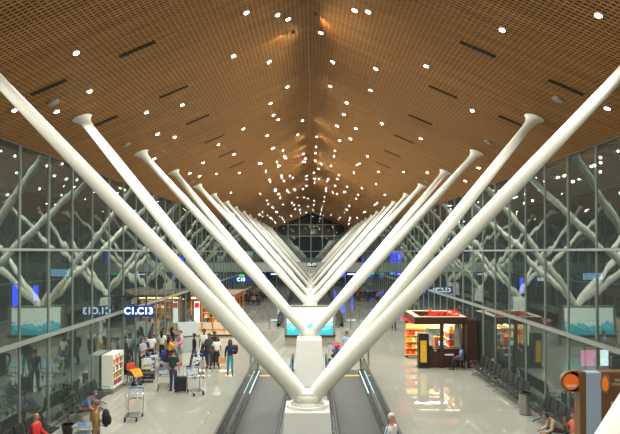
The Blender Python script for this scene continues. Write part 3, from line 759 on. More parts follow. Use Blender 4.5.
    tv = [up(.05), up(-.03) if not sit else Vector((0, -.02, hipz - .02))]; tr = [(.138, .115), (.145, .12)]; te = [(0, 1)]
    for s in (-1, 1):
        hp, kn, an, to = legp[s]; b = len(tv)
        if short: pts = [hp, hp.lerp(kn, .9)]; rr = [.102, .085]
        else: pts = [hp, kn, an + Vector((0, 0, .0))]; rr = [.102, .072, .060]
        tv += pts; tr += rr; te += [(1, b)] + [(b + q, b + q + 1) for q in range(len(pts) - 1)]
    link_mesh('trousers' if not short else 'shorts', skin_mesh([v * k for v in tv], te, [tuple(q * k for q in r) if isinstance(r, tuple) else r * k for r in tr]), legm, t)
    if skirt:
        P('skirt', mat('skirt_%d' % int(skirt[0] * 999), skirt, .85), t, lambda bm: tube(bm, [pel * k + Vector((0, 0, .1)), pel * k + Vector((0, 0, -.1)), Vector((0, -.02, .42)) * k], [.13, .17, .22], 14), smooth=True)
    for s in (-1, 1):
        an, to = legp[s][2] * k, legp[s][3] * k
        P('shoe', mat('shoe_%d' % int(shoes[0] * 999), shoes, .5), t, lambda bm: ball(bm, ((an + to) / 2) * 1.0 + Vector((0, -.01, -an.z / 2 + .012)) , (.048, .135, .047), 2), smooth=True)
    return t

def backpack(parent_like, x, y, z, rz, label, m, s=1.0):
    t = thing('backpack', label, 'backpack', (x, y, z), rz)
    P('body', m, t, lambda bm: ball(bm, (0, 0, 0), (.16 * s, .10 * s, .24 * s), 3), smooth=True)
    P('pocket', m, t, lambda bm: ball(bm, (0, .08 * s, -.06 * s), (.12 * s, .06 * s, .13 * s), 2), smooth=True)
    for q in (-1, 1): P('strap', RUBBER, t, lambda bm: tube(bm, [(q * .09 * s, -.05, .20 * s), (q * .12 * s, -.16, .26 * s), (q * .14 * s, -.27, .12 * s), (q * .13 * s, -.22, -.1 * s), (q * .10 * s, -.06, -.18 * s)], .014, 6))
    return t

K = dict
FL = PI     # facing away from the viewer (towards +Y)
dark = S(34, 36, 40); jean = S(48, 62, 92)
person('man seen from behind in dark green t-shirt and jeans pulling a black suitcase', -5.75, 25.0, FL - .1, 1.80, top=S(28, 62, 48), legs=jean, skin=SKIN, hairc=S(60, 40, 28), stride=.05)
person('person in navy hooded top and bright teal trousers standing alone', -3.81, 28.4, 0.15, 1.68, top=S(24, 44, 78), sleeve='long', legs=S(0, 150, 166), hair='hood', hairc=S(24, 44, 78), skin=SKIND, arms=('relaxed', 'phone'), shoes=S(90, 60, 50))
backpack(None, -3.62, 28.62, 1.18, 0.15, 'dark backpack on the person in teal trousers', mat('dark_nylon', S(34, 34, 48), .7))
person('person in white t-shirt and dark trousers holding a tan bag', -4.72, 30.0, 0.3, 1.62, top=S(228, 224, 216), legs=dark, skin=SKIND, hair='bun', arms=('relaxed', 'relaxed'))
person('man in olive green jacket and jeans in the waiting group', -5.1, 30.0, -0.2, 1.76, top=S(62, 74, 62), sleeve='long', legs=jean, skin=SKIND, arms=('folded', 'relaxed'))
person('man in black shirt and brown trousers between the white and olive tops', -4.98, 30.95, 0.2, 1.74, top=S(50, 34, 32), sleeve='long', legs=S(84, 66, 46), skin=SKIND, arms=('relaxed', 'folded'))
person('person all in black striding left beside the empty trolley', -5.95, 30.5, -1.2, 1.70, top=S(30, 32, 34), legs=S(32, 36, 42), stride=.17, skin=SKIND, sleeve='long')
person('man in white shirt standing behind the olive jacket', -5.62, 31.5, 0.1, 1.80, top=S(226, 226, 224), legs=dark, skin=SKIND)
person('man in pink shirt and pale shorts leaning to the grey desk', -6.75, 30.9, -0.9, 1.80, top=S(206, 150, 160), sleeve='long', legs=S(150, 146, 136), short=True, skin=SKINL, arms=('push', 'push'), hairc=S(90, 60, 40))
person('older man in light blue-grey shirt and black trousers near the white cabinet', -8.02, 28.4, 1.2, 1.80, top=S(140, 152, 176), legs=dark, skin=SKINL, hair='cap', hairc=S(70, 100, 140), arms=('folded', 'phone'))
person('man in white shirt just behind the blue-grey shirt', -8.1, 30.2, 0.4, 1.76, top=S(216, 220, 222), legs=dark, skin=SKIND, hairc=S(20, 16, 14))
person('woman with long black hair, white top and black trousers, seen from behind', -8.0, 32.0, FL, 1.66, top=S(206, 206, 198), legs=S(24, 24, 26), hair='long')
person('woman with long hair in black top turned to the purple bag', -7.75, 33.4, 2.0, 1.66, top=S(26, 26, 30), sleeve='long', legs=S(30, 30, 34), hair='long')
person('woman in yellow top and dark red skirt reaching forward', -6.98, 29.5, 2.2, 1.68, top=S(226, 168, 52), legs=S(70, 30, 32), skirt=S(72, 28, 30), hair='long', hairc=S(40, 24, 16), arms=('raised', 'push'))
person('person in dark clothes half hidden behind the cap wearer', -8.15, 29.3, 0.9, 1.72, top=S(30, 26, 30), sleeve='long', legs=S(26, 24, 26), hairc=S(18, 14, 12))
person('man in tan jacket standing at the bottom left with a backpack', -5.95, 16.6, -1.25, 1.74, top=S(146, 112, 62), sleeve='long', legs=S(44, 44, 54), skin=SKIN, hairc=S(110, 82, 54), face=True)
bp = backpack(None, -5.70, 16.68, 1.22, -1.25 , 'black backpack with a yellow patch on the man in tan jacket', mat('black_nylon', S(20, 22, 24), .7), 1.1)
P('patch', mat('yellow_patch', S(222, 214, 40), .6), bp, lambda bm: ball(bm, (0.02, .14, .05), (.05, .02, .05), 1))
om = person('old white-haired man in white shirt with blue shoulder stripe on the right walkway', 2.14, 15.1, 0.9, 1.76, top=S(226, 226, 220), legs=S(120, 116, 104), skin=SKINL, hairc=S(206, 202, 192), face=True, z=.012)
for q in (-1, 1): P('stripe', BLUEP, om, lambda bm: tube(bm, [(q * .15, -.0, 1.50), (q * .235, -.005, 1.40), (q * .285, .005, 1.25), (q * .30, .01, 1.16)], .016, 6), smooth=True)
person('seated person with bald head and red top at the left wall', -7.88, 17.1, PI / 2, 1.70, pose='sit', top=S(190, 34, 30), sleeve='long', legs=S(60, 56, 40), skin=SKIN, hair='none', arms=('lap', 'lap'), z=-.02)
person('seated person bending over, in blue plaid shirt and brown trousers', -7.88, 20.5, PI / 2, 1.70, pose='sit', lean=.75, top=S(96, 120, 176), sleeve='short', legs=S(120, 92, 60), skin=SKIN, hairc=S(60, 80, 120), arms=('lap', 'lap'), z=-.02)
person('seated woman with dark hair and orange-brown top beside the totem sign', 7.80, 17.3, -PI / 2, 1.66, pose='sit', top=S(196, 104, 60), legs=S(90, 62, 50), skin=SKIN, hair='long', arms=('raised', 'lap'), z=-.02)
person('seated person in beige top bending forward on the seats beside the bin', 7.80, 18.2, -PI / 2, 1.60, pose='sit', lean=.9, top=S(176, 162, 140), sleeve='long', legs=S(70, 64, 58), skin=SKIN, hair='short', hairc=S(60, 44, 34), arms=('lap', 'lap'), z=-.02)
person('person in pale blue shirt pushing a loaded trolley by the second pedestal', 1.95, 31.2, -0.9, 1.70, top=S(150, 174, 206), sleeve='short', legs=S(190, 168, 50), skin=SKIN, hair='short', arms=('push', 'push'))
person('person in blue shirt sitting at the corner of the kiosk', 7.65, 29.7, -PI / 2, 1.70, pose='sit', top=S(80, 110, 160), legs=S(30, 34, 44), skin=SKIND, arms=('lap', 'push'), z=-.02)
person('staff member in orange-red top sitting at the grey desk', -7.3, 36.9, 0.3, 1.66, top=S(226, 120, 40), legs=dark, skin=SKIND)
person('person in grey-blue shirt behind the grey desk', -7.75, 38.6, 0.2, 1.74, top=S(120, 130, 156), legs=dark, skin=SKIND)
for i, (x, y, c) in enumerate(((6.3, 44.5, S(120, 130, 140)), (5.5, 47, S(50, 60, 90)), (5.2, 45.2, S(60, 50, 50)))):
    person(('person in grey top standing past the kiosk', 'person in navy top standing past the kiosk', 'person in dark brown top standing past the kiosk')[i], x, y, i * 1.1, 1.7, top=c, legs=dark)

# far waiting crowd: a few sitters and standers copied with their own clothes
cols = [S(60, 40, 40), S(120, 60, 50), S(40, 44, 60), S(150, 120, 100), S(60, 64, 60), S(170, 60, 50), S(30, 30, 34)]
protos = [person('', 0, 0, 0, 1.7, pose='sit', top=c, sleeve='long', legs=S(34, 34, 40), skin=SKIND, arms=('lap', 'lap')) for c in cols]
fs = []
for bxx, by, r in ((-6.95, 66, 0), (-6.9, 69.5, PI), (-6.8, 73, 0), (6.9, 71, 0), (6.8, 74, PI)):
    for q in range(5):
        if bxx > 0 and q in (1, 3): continue
        dx = (q - 2) * .6
        fs.append((bxx + dx, by + (-.17 if r == 0 else .17), r))
rr_ = random.Random(4)
for i, (x, y, r) in enumerate(fs):
    p_ = protos[i % 7]
    o = p_ if i < 7 else copy_tree(p_)
    o.location = (x, y, -.02); o.rotation_euler = (0, 0, r)
    sd = 'left' if x < 0 else 'right'
    o['label'] = 'tiny seated traveller in the far waiting area on the %s side' % sd; o['group'] = 'seated travellers far away, %s side' % sd

# ================================================================= TROLLEYS AND LUGGAGE
def trolley():
    t = thing('luggage_trolley', '', 'trolley')
    P('frame', CHROME, t, lambda bm: ([tube(bm, [(s * .26, .30, .12), (s * .27, .34, .55), (s * .25, .42, 1.0)], .014, 6) for s in (-1, 1)],
        [tube(bm, [(s * .26, .32, .14), (s * .22, -.40, .16)], .014, 6) for s in (-1, 1)], tube(bm, [(-.27, .35, .62), (.27, .35, .62)], .012, 6), tube(bm, [(-.22, -.4, .16), (.22, -.4, .16)], .014, 6)))
    P('platform', STEEL, t, lambda bm: [box(bm, (0, -.05 + q * .14, .16), (.44, .035, .015)) for q in range(-2, 3)])
    P('basket', CHROME, t, lambda bm: ([tube(bm, [(-.25, .22 - q * .05, .70), (.25, .22 - q * .05, .70)], .006, 5) for q in range(4)], [tube(bm, [(-.25 + q * .1, .36, .84), (-.25 + q * .1, .24, .70), (-.25 + q * .1, .07, .70), (-.25 + q * .1, .06, .80)], .006, 5) for q in range(6)]))
    P('handle_grip', BLUEP, t, lambda bm: (tube(bm, [(-.25, .43, 1.0), (-.07, .43, 1.0)], .028, 8), tube(bm, [(.07, .43, 1.0), (.25, .43, 1.0)], .028, 8)))
    P('handle_bar', CHROME, t, lambda bm: tube(bm, [(-.25, .42, 1.0), (.25, .42, 1.0)], .016, 8))
    P('advert_plate', mat('trolley_plate', S(196, 206, 214), .4), t, lambda bm: box(bm, (0, .36, .80), (.42, .015, .14), rx=-.15))
    for x, y in ((-.25, .30), (.25, .30), (-.2, -.38), (.2, -.38)):
        P('wheel', RUBBER, t, lambda bm: tube(bm, [(x - .02, y, .075), (x + .02, y, .075)], .075, 14), smooth=True)
    return t
tr = trolley(); tr.location = (-6.2, 20.9, 0); tr.rotation_euler = (0, 0, .05)
tr['label'] = 'empty chrome luggage trolley standing alone at the lower left'
dup(tr, (-6.25, 25.4, 0), PI + .25, 'empty chrome trolley left of the man with the suitcase')
dup(tr, (-4.72, 24.6, 0), .5, 'empty chrome trolley right of the man with the suitcase')
dup(tr, (-7.35, 27.0, 0), .2, 'chrome trolley carrying a flat black case beside the orange blanket')
dup(tr, (-7.2, 30.3, 0), -1.3, 'chrome trolley under the big purple duffel bag')
dup(tr, (-7.3, 28.6, 0), .9, 'chrome trolley between the purple bag and the black case')
dup(tr, (-5.25, 27.9, 0), .3, 'chrome trolley with blue grips in front of the waiting group')
dup(tr, (1.45, 31.9, 0), PI - .9, 'chrome trolley loaded with bags by the second pedestal')
def suitcase(name, label, x, y, z, rz, m, s=(.42, .26, .62), wheels=True):
    t = thing(name, label, 'suitcase', (x, y, z), rz)
    P('body', m, t, lambda bm: box(bm, (0, 0, s[2] / 2 + .05), s), bevel=.04)
    P('handle', CHROME, t, lambda bm: tube(bm, [(-.08, 0, s[2] + .04), (-.08, -.03, s[2] + .36), (.08, -.03, s[2] + .36), (.08, 0, s[2] + .04)], .012, 6))
    if wheels:
        for q in (-1, 1): P('wheel', RUBBER, t, lambda bm: tube(bm, [(q * .15 - .015, .05, .04), (q * .15 + .015, .05, .04)], .04, 10))
    return t
suitcase('suitcase', 'black wheeled suitcase standing beside the man in dark green t-shirt', -5.38, 24.9, 0, .1, mat('black_case', S(30, 32, 34), .6, noise=.1))
t = thing('suitcase', 'flat black case lying on the trolley near the orange blanket', 'suitcase', (-7.35, 26.95, .17), .2)
P('body', mat('black_case', S(30, 32, 34)), t, lambda bm: box(bm, (0, -.02, .13), (.56, .66, .25)), bevel=.03); P('handle', CHROME, t, lambda bm: tube(bm, [(-.1, -.35, .15), (-.1, -.4, .15), (.1, -.4, .15), (.1, -.35, .15)], .012, 6))
t = thing('duffel_bag', 'big purple-blue duffel bag piled on a trolley', 'bag', (-7.2, 30.3, .17), .4)
P('body', mat('purple_nylon', S(60, 62, 130), .7, noise=.2, nscale=5), t, lambda bm: ball(bm, (0, -.02, .42), (.48, .30, .38), 3), smooth=True)
P('strap', RUBBER, t, lambda bm: tube(bm, [(-.3, -.2, .5), (-.15, -.25, .86), (.15, -.25, .86), (.3, -.2, .5)], .02, 6))
t = thing('tote_bag', 'tan bag hanging from the hand of the white t-shirt person', 'bag', (-4.42, 29.85, .28), .2)
P('body', mat('tan_bag', S(206, 164, 100), .7), t, lambda bm: box(bm, (0, 0, .16), (.36, .12, .32)), bevel=.02); P('handle', mat('tan_bag', S(206, 164, 100)), t, lambda bm: tube(bm, [(-.1, 0, .3), (-.06, 0, .46), (.06, 0, .46), (.1, 0, .3)], .012, 6))
t = thing('tote_bag', 'dark shoulder bag held by the man in the olive jacket', 'bag', (-5.42, 29.85, .62), .1)
P('body', mat('dark_nylon', S(34, 34, 48)), t, lambda bm: box(bm, (0, 0, .16), (.26, .14, .36)), bevel=.04); P('strap', RUBBER, t, lambda bm: tube(bm, [(-.08, 0, .32), (0, .05, .72), (.08, 0, .32)], .012, 6))
t = thing('tote_bag', 'cream paper bag beside the black trousers near the cabinet', 'bag', (-7.75, 28.0, 0.35), .4)
P('body', mat('cream_bag', S(214, 206, 176), .7), t, lambda bm: box(bm, (0, 0, .25), (.42, .14, .5)), bevel=.02); P('handle', mat('cream_bag', S(214, 206, 176)), t, lambda bm: tube(bm, [(-.1, 0, .5), (0, 0, .62), (.1, 0, .5)], .01, 6))
for i, (dx, dz, c, lab) in enumerate(((0, 0, S(30, 34, 40), 'black bag at the bottom of the loaded trolley'), (.03, .26, S(40, 60, 150), 'blue bag in the middle of the loaded trolley'), (-.02, .50, S(200, 40, 40), 'red bag on top of the loaded trolley'))):
    t = thing('travel_bag', lab, 'bag', (1.42 + dx, 31.9, .17 + dz), .7)
    P('body', mat('bagc%d' % i, c, .7), t, lambda bm: ball(bm, (0, 0, .14), (.30 - .03 * i, .25 - .02 * i, .14), 3), smooth=True); P('handle', RUBBER, t, lambda bm: tube(bm, [(-.1, 0, .25), (0, 0, .30), (.1, 0, .25)], .014, 6))

# wheelchair with blanket-wrapped traveller
wx, wy = -8.0, 26.4
t = thing('wheelchair', 'chrome wheelchair beside the white cabinet', 'wheelchair', (wx, wy, 0), 1.0)
for q in (-1, 1):
    P('wheel', RUBBER, t, lambda bm: tube(bm, [(q * .29, .12 + .29 * math.cos(a * PI / 9), .30 + .29 * math.sin(a * PI / 9)) for a in range(19)], .018, 6, cap=False), smooth=True)
    P('caster', RUBBER, t, lambda bm: tube(bm, [(q * .22 - .02, -.42, .09), (q * .22 + .02, -.42, .09)], .09, 12))
    P('side_frame', CHROME, t, lambda bm: (tube(bm, [(q * .25, -.42, .1), (q * .25, -.36, .46), (q * .25, .18, .46), (q * .25, .28, .95), (q * .25, .40, .98)], .015, 6), tube(bm, [(q * .25, -.2, .46), (q * .25, -.2, .68), (q * .25, .2, .68)], .015, 6)))
P('seat', BLACK, t, lambda bm: box(bm, (0, -.08, .47), (.46, .46, .03))); P('backrest', BLACK, t, lambda bm: box(bm, (0, .23, .72), (.46, .03, .46), rx=-.15))
person('person in colourful top sitting in the wheelchair', wx, wy, 1.0, 1.62, pose='sit', top=S(190, 70, 40), sleeve='long', legs=S(60, 90, 140), skin=SKIND, arms=('lap', 'lap'), z=.01)
bm = B(); n = 10
g = [[bm.verts.new(((u / n - .5) * .50, -.05 - v * .075 - .02 * math.sin(u * 1.9), .67 - max(0, v - 4) * .095 + .02 * math.sin(u * 2.3 + v))) for u in range(n + 1)] for v in range(8)]
for a in range(7):
    for b in range(n): bm.faces.new((g[a][b], g[a][b + 1], g[a + 1][b + 1], g[a + 1][b]))
o = obj('blanket', bm, mat('orange_cloth', S(232, 150, 36), .85, noise=.15), smooth=True); o.location = (wx, wy, 0); o.rotation_euler = (0, 0, 1.0)
tag(o, 'orange blanket over the knees of the person in the wheelchair', 'blanket'); so = o.modifiers.new('s', 'SOLIDIFY'); so.thickness = .015

# ================================================================= WHITE BROCHURE CABINET
t = thing('brochure_cabinet', 'white brochure cabinet standing against the left glass wall', 'cabinet', (-8.18, 24.9, 0))
WP = mat('white_laminate', S(214, 214, 204), .5)
P('body', WP, t, lambda bm: (bx(bm, -.42, .06, -.42, -.38, .22, 1.62), bx(bm, -.42, .06, .90, .94, .22, 1.62), bx(bm, -.42, -.38, -.38, .90, .22, 1.62), bx(bm, -.38, .06, -.38, .90, 1.42, 1.62), bx(bm, -.38, .06, -.38, .90, .22, .3)))
P('plinth', mat('grey_plinth', S(120, 118, 108), .6), t, lambda bm: bx(bm, -.40, .04, -.40, .92, 0, .22))
for z in (.55, .85, 1.15): P('shelf', WP, t, lambda bm: bx(bm, -.38, .05, -.38, .90, z, z + .02))
for q in range(2): P('red_emblem', RED, t, lambda bm: tube(bm, [(.062, -.05 + .4 * q, 1.52), (.072, -.05 + .4 * q, 1.52)], .05, 12))
k_ = 0
for z in (.32, .59, .89, 1.19):
    for q in range(5):
        o = P('brochure', GOODS[(k_ * 3 + q) % 8], None, lambda bm: bx(bm, -.12, .02, -.09, .09, 0, .20)); o.location = (-8.18, 24.9 - .22 + q * .23, z - .015); k_ += 1
        tag(o, 'small coloured brochure pile on a shelf of the white cabinet', 'brochures', 'brochures in the white cabinet')

# ================================================================= POTTED TREE
def ficus(x, y, label, hgt=1.75, group=None):
    t = thing('potted_fig_tree', label, 'plant', (x, y, 0))
    P('pot', mat('dark_pot', S(50, 44, 40), .5), t, lambda bm: tube(bm, [(0, 0, 0), (0, 0, .36), (0, 0, .36), (0, 0, .30)], [.15, .20, .17, .165], 20), smooth=True)
    P('soil', mat('soil', S(40, 30, 22), .9), t, lambda bm: cyl(bm, (0, 0, .28), .165, .03))
    rr = random.Random(int(y * 10)); tips = []
    def trunk(bm):
        tube(bm, [(0, 0, .3), (.02, .01, .7), (-.02, 0, 1.1), (.01, .01, hgt - .2)], [.022, .02, .016, .008], 7)
        for i in range(16):
            z = .75 + i * (hgt - .95) / 15; a = i * 2.4; L = .34 * (1 - .45 * i / 15)
            e = Vector((math.cos(a) * L, math.sin(a) * L, z + .15)); tube(bm, [(0, 0, z), e * .5 + Vector((0, 0, z * .5 + .02)), e], [.008, .006, .003], 5); tips.append((Vector((0, 0, z)), e))
    P('trunk', mat('bark', S(96, 78, 56), .9), t, trunk)
    bm = B()
    for s, e in tips:
        for q in range(34):
            c = s.lerp(e, .3 + .8 * rr.random()) + Vector((rr.gauss(0, .075), rr.gauss(0, .075), rr.gauss(0, .07)))
            M = Matrix.Translation(c) @ Matrix.Rotation(rr.uniform(0, 6.28), 4, 'Z') @ Matrix.Rotation(rr.uniform(-.2, 1.2), 4, 'X')
            pts = [(0, -.045, 0), (.018, -.01, .006), (.013, .03, 0), (0, .05, -.01), (-.013, .03, 0), (-.018, -.01, .006)]
            bm.faces.new([bm.verts.new(M @ Vector(p)) for p in pts])
    obj('foliage', bm, mat('fig_leaf', S(40, 66, 34), .45, noise=.35, nscale=9), t)
ficus(-7.75, 19.05, 'bushy potted fig tree standing between the seats at the left wall')

# small steel table by the left seats
t = thing('side_table', 'low chrome-framed glass table beside the left seats', 'table', (-7.1, 18.7, 0))
P('table_top', mat('table_glass', S(150, 160, 160), .15, .3), t, lambda bm: box(bm, (0, 0, .43), (.62, .5, .02)))
P('shelf', mat('table_glass', S(150, 160, 160)), t, lambda bm: box(bm, (0, 0, .2), (.52, .42, .012)))
for sx in (-1, 1):
    for sy in (-1, 1): P('leg', CHROME, t, lambda bm: tube(bm, [(sx * .27, sy * .21, 0), (sx * .27, sy * .21, .43)], .014, 6))
o = P('magazine', BLUEP, None, lambda bm: box(bm, (0, 0, .006), (.22, .28, .012))); o.location = (-7.15, 18.7, .44); o.rotation_euler = (0, 0, .5); tag(o, 'blue magazine on the low glass table', 'magazine')

# ================================================================= GREY TERMINAL DESK
t = thing('information_terminal', 'large tilted grey information terminal behind the man in pink shirt', 'terminal', (-7.2, 35.2, 0), .5)
GT = mat('terminal_grey', S(132, 142, 136), .4)
P('stand', GT, t, lambda bm: poly(bm, [(-.5, -.4, 0), (-.5, .5, 0), (-.5, .4, 1.0), (-.5, -.1, .8)], (1.0, 0, 0)), bevel=.03)
P('head', GT, t, lambda bm: box(bm, (0, .25, 1.25), (1.25, .22, .95), rx=-.55), bevel=.04)
P('screen', mat('terminal_screen', S(60, 90, 130), .2, emit=S(70, 110, 160), estr=.5), t, lambda bm: box(bm, (0, .15, 1.26), (.95, .03, .66), rx=-.55))

# ================================================================= LEFT SHOP (orange frames)
SX0, SX1, SY0, SY1 = -8.35, -5.3, 41.3, 47.0
t = thing('orange_shop', 'shop stand with orange frames and cream counter by the left wall', 'shop', (0, 0, 0))
P('counter', CREAM, t, lambda bm: (bx(bm, SX0, SX1, SY0, SY0 + .5, 0, .95), bx(bm, SX1 - .5, SX1, SY0 + .5, SY1, 0, .95)))
P('kick_strip', ALUD, t, lambda bm: (bx(bm, SX0, SX1 + .01, SY0 - .02, SY0, 0, .12),))
for x in (SX0, SX0 + .75, SX0 + 1.5, SX0 + 2.3, SX1 - .06):
    P('frame_post', ORANGE, t, lambda bm: bx(bm, x, x + .07, SY0, SY0 + .08, .3, 2.55))
for yy in (SY0 + 1.6, SY0 + 3.2, SY1 - .1): P('frame_post', ORANGE, t, lambda bm: bx(bm, SX1 - .07, SX1, yy, yy + .08, .9, 2.55))
for z in (.42, 2.5): P('frame_rail', ORANGE, t, lambda bm: bx(bm, SX0, SX1, SY0 - .01, SY0 + .07, z, z + .09))
P('fascia', mat('timber_fascia', S(186, 126, 70), .5), t, lambda bm: (bx(bm, SX0, SX1 + .1, SY0 - .15, SY0 - .02, 2.58, 2.80), bx(bm, SX1, SX1 + .1, SY0, SY1, 2.58, 2.80)))
P('canopy', mat('timber_canopy', S(112, 86, 64), .5), t, lambda bm: poly(bm, [(SX0, SY0 - .3, 2.82), (SX1 + .1, SY0 - .3, 2.82), (SX1 + .8, SY0 - .3, 3.25), (SX1 + .1, SY0 - .3, 2.95), (SX0, SY0 - .3, 2.95)], (0, SY1 - SY0, 0)))
P('strip_light', WARM, t, lambda bm: (bx(bm, SX0 + .1, SX1, SY0 - .20, SY0 - .15, 2.66, 2.74),))
P('strip_light', WARM, t, lambda bm: (bx(bm, SX0 + .1, SX1 - .3, SY0 + 1.0, SY0 + 1.06, 2.5, 2.55),))
P('white_light_column', mat('lit_white_panel', S(235, 235, 230), .5, emit=(1, .97, .92, 1), estr=1.0), t, lambda bm: bx(bm, SX0 + .25, SX0 + .62, SY0 - .03, SY0 + .0, .95, 2.45))
P('red_logo_panel', mat('lit_red', S(210, 30, 40), .5, emit=S(220, 30, 40), estr=.8), t, lambda bm: bx(bm, SX0 + .28, SX0 + .6, SY0 - .05, SY0 - .03, 2.0, 2.35))
P('back_panel', mat('shop_back', S(120, 96, 80), .6), t, lambda bm: bx(bm, SX0, SX1, SY0 + .9, SY0 + .95, .0, 2.5))
for z in (1.25, 1.6, 1.95): P('shelf', CREAM, t, lambda bm: bx(bm, SX0 + .8, SX1 - .1, SY0 + .5, SY0 + .9, z - .03, z))
g0 = None; rr = random.Random(9)
for z in (.95, 1.25, 1.6, 1.95):
    x = SX0 + .95
    while x < SX1 - .25:
        gm = rr.choice(GOODS)
        bm = B(); hh = rr.uniform(.16, .26); bx(bm, -.075, .075, -.08, .08, 0, hh); bx(bm, -.06, .06, -.081, -.08, hh * .3, hh * .6)
        o = obj('gift_packet', bm, gm); o.location = (x, SY0 + (.25 if z < 1 else .66), z)
        tag(o, 'small coloured packet on the shelves of the orange-framed shop', 'packet', 'packets in the orange-framed shop'); x += .19

def area_lamp(parent, loc, sx, sy, power, col, rot=(0, 0, 0)):
    ld = bpy.data.lights.new('shop_lamp', 'AREA'); ld.shape = 'RECTANGLE'; ld.size = sx; ld.size_y = sy; ld.energy = power; ld.color = col
    o = bpy.data.objects.new('lamp', ld); C.objects.link(o); o.parent = parent; o.location = loc; o.rotation_euler = rot
area_lamp(t, (-6.8, SY0 + .3, 2.44), 2.4, .3, 22, (1, .82, .6))
P('panel_lamp', WARMLAMP, t, lambda bm: bx(bm, SX0 + .6, SX1 - .6, SY0 + .2, SY0 + .5, 2.46, 2.48))

# ================================================================= RIGHT KIOSK
KX0, KX1, KY0, KY1 = 5.35, 8.0, 30.0, 33.4
t = thing('snack_kiosk', 'dark brown open-top kiosk with lit shelves beside the right glass wall', 'kiosk')
P('roof_frame', BROWN, t, lambda bm: (bx(bm, KX0, KX1, KY0, KY0 + .25, 2.22, 2.58), bx(bm, KX0, KX1, KY1 - .25, KY1, 2.22, 2.58), bx(bm, KX0, KX0 + .25, KY0 + .25, KY1 - .25, 2.22, 2.58), bx(bm, KX1 - .25, KX1, KY0 + .25, KY1 - .25, 2.22, 2.58)), bevel=.01)
P('roof_capping', CREAM, t, lambda bm: (bx(bm, KX0 + .02, KX1 - .02, KY0 + .03, KY0 + .22, 2.58, 2.61), bx(bm, KX0 + .02, KX1 - .02, KY1 - .35, KY1 - .03, 2.58, 2.61), bx(bm, KX0 + .03, KX0 + .30, KY0 + .22, KY1 - .35, 2.58, 2.61), bx(bm, KX1 - .4, KX1 - .03, KY0 + .22, KY1 - .35, 2.58, 2.61)))
for x, y in ((KX0 + 1.3, KY0 + .02), (KX1 - .26, KY0 + .02), (KX0 + .02, KY1 - .2), (KX1 - .26, KY1 - .26)):
    P('post', BROWN, t, lambda bm: bx(bm, x, x + .16, y, y + .16, 0, 2.22))
P('side_panel', BROWN, t, lambda bm: (bx(bm, KX1 + .02, KX1 + .55, KY0 + .05, KY0 + .13, 0, 2.42), bx(bm, KX1 + .47, KX1 + .55, KY0 + .13, KY1, 0, 2.42)), bevel=.01)
P('counter', BROWN, t, lambda bm: (bx(bm, KX0 + .95, KX1 - .3, KY0 + .15, KY0 + .65, 0, .92), bx(bm, KX0 + .75, KX0 + .95, KY0 + .15, KY0 + .9, 0, 1.12)), bevel=.015)
P('counter_top', BLACK, t, lambda bm: bx(bm, KX0 + .92, KX1 - .28, KY0 + .1, KY0 + .7, .92, .96))
P('yellow_panel', mat('yellow_print', S(226, 172, 40), .5, noise=.35, nscale=9), t, lambda bm: bx(bm, KX0 + .28, KX0 + .60, KY0 - .03, KY0, .30, 1.40))
P('display_stand', BLACK, t, lambda bm: (bx(bm, KX0 + .2, KX0 + .72, KY0, KY0 + .5, .06, 1.75), bx(bm, KX0 + .15, KX0 + .78, KY0 - .06, KY0 + .55, 0, .06)), bevel=.02)
P('notice', mat('white_paper', S(225, 225, 215), .6), t, lambda bm: (bx(bm, KX0 + 1.0, KX0 + 1.12, KY0 + .13, KY0 + .15, 1.05 - .2, 1.15 - .3 + .1), bx(bm, KX0 + 1.55, KX0 + 2.0, KY0 + .13, KY0 + .15, .62, .70)))
P('back_shelving', mat('lit_shelf_back', S(226, 190, 130), .5), t, lambda bm: (bx(bm, KX1 - .42, KX1 - .38, KY0 + .9, KY1 - .3, .3, 2.2), [bx(bm, KX1 - .75, KX1 - .42, KY0 + .9, KY1 - .3, z, z + .02) for z in (.6, .95, 1.3, 1.65, 2.0)]))
P('left_shelving', mat('lit_shelf_back', S(226, 190, 130)), t, lambda bm: (bx(bm, KX0 - .02, KX0 + 1.1, KY1 - .34, KY1 - .3, .1, 1.9), [bx(bm, KX0 - .02, KX0 + 1.1, KY1 - .68, KY1 - .34, z, z + .02) for z in (.2, .55, .9, 1.25, 1.6)]))
P('header_panel', mat('lit_cream_header', S(235, 205, 130), .5, emit=S(235, 200, 120), estr=.6), t, lambda bm: bx(bm, KX0, KX0 + 2.0, KY1 - .75, KY1 - .70, 1.68, 1.95))
P('awning', RED, t, lambda bm: poly(bm, [(KX0 - .45, KY0 + .2, 2.38), (KX0 - .02, KY0 + .2, 2.20), (KX0 - .02, KY0 + .2, 2.26), (KX0 - .45, KY0 + .2, 2.44)], (0, 2.9, 0)))
P('orange_box', ORANGE, t, lambda bm: bx(bm, KX0 + 1.2, KX0 + 1.65, KY0 + .9, KY0 + 1.2, .9, 1.45))
P('panel_lamp', WARMLAMP, t, lambda bm: (bx(bm, KX0 + .3, KX1 - .3, KY0 + .3, KY0 + .38, 2.2, 2.22), bx(bm, KX0 + .3, KX1 - .3, KY1 - .38, KY1 - .3, 2.2, 2.22)))
area_lamp(t, (KX0 + 1.3, KY0 + 1.7, 2.18), 2.0, .15, 75, (1, .80, .52))
area_lamp(t, (KX1 - 1.1, KY0 + 1.9, 2.1), .3, 2.0, 50, (1, .80, .52), (0, -.9, 0))
text('lettering', 'Super Gifts', .44, mat('red_letters', S(226, 52, 30), .5, emit=S(226, 40, 20), estr=.35), t, (KX0 + 1.55, KY0 + .35, 2.76), (PI / 2 - .0, 0, 0), ext=.02, bold=.016, sx=.8)
P('letter_rail', RED, t, lambda bm: (bx(bm, KX0 + .55, KX0 + 2.4, KY0 + .3, KY0 + .36, 2.58, 2.64),))
rr = random.Random(11)
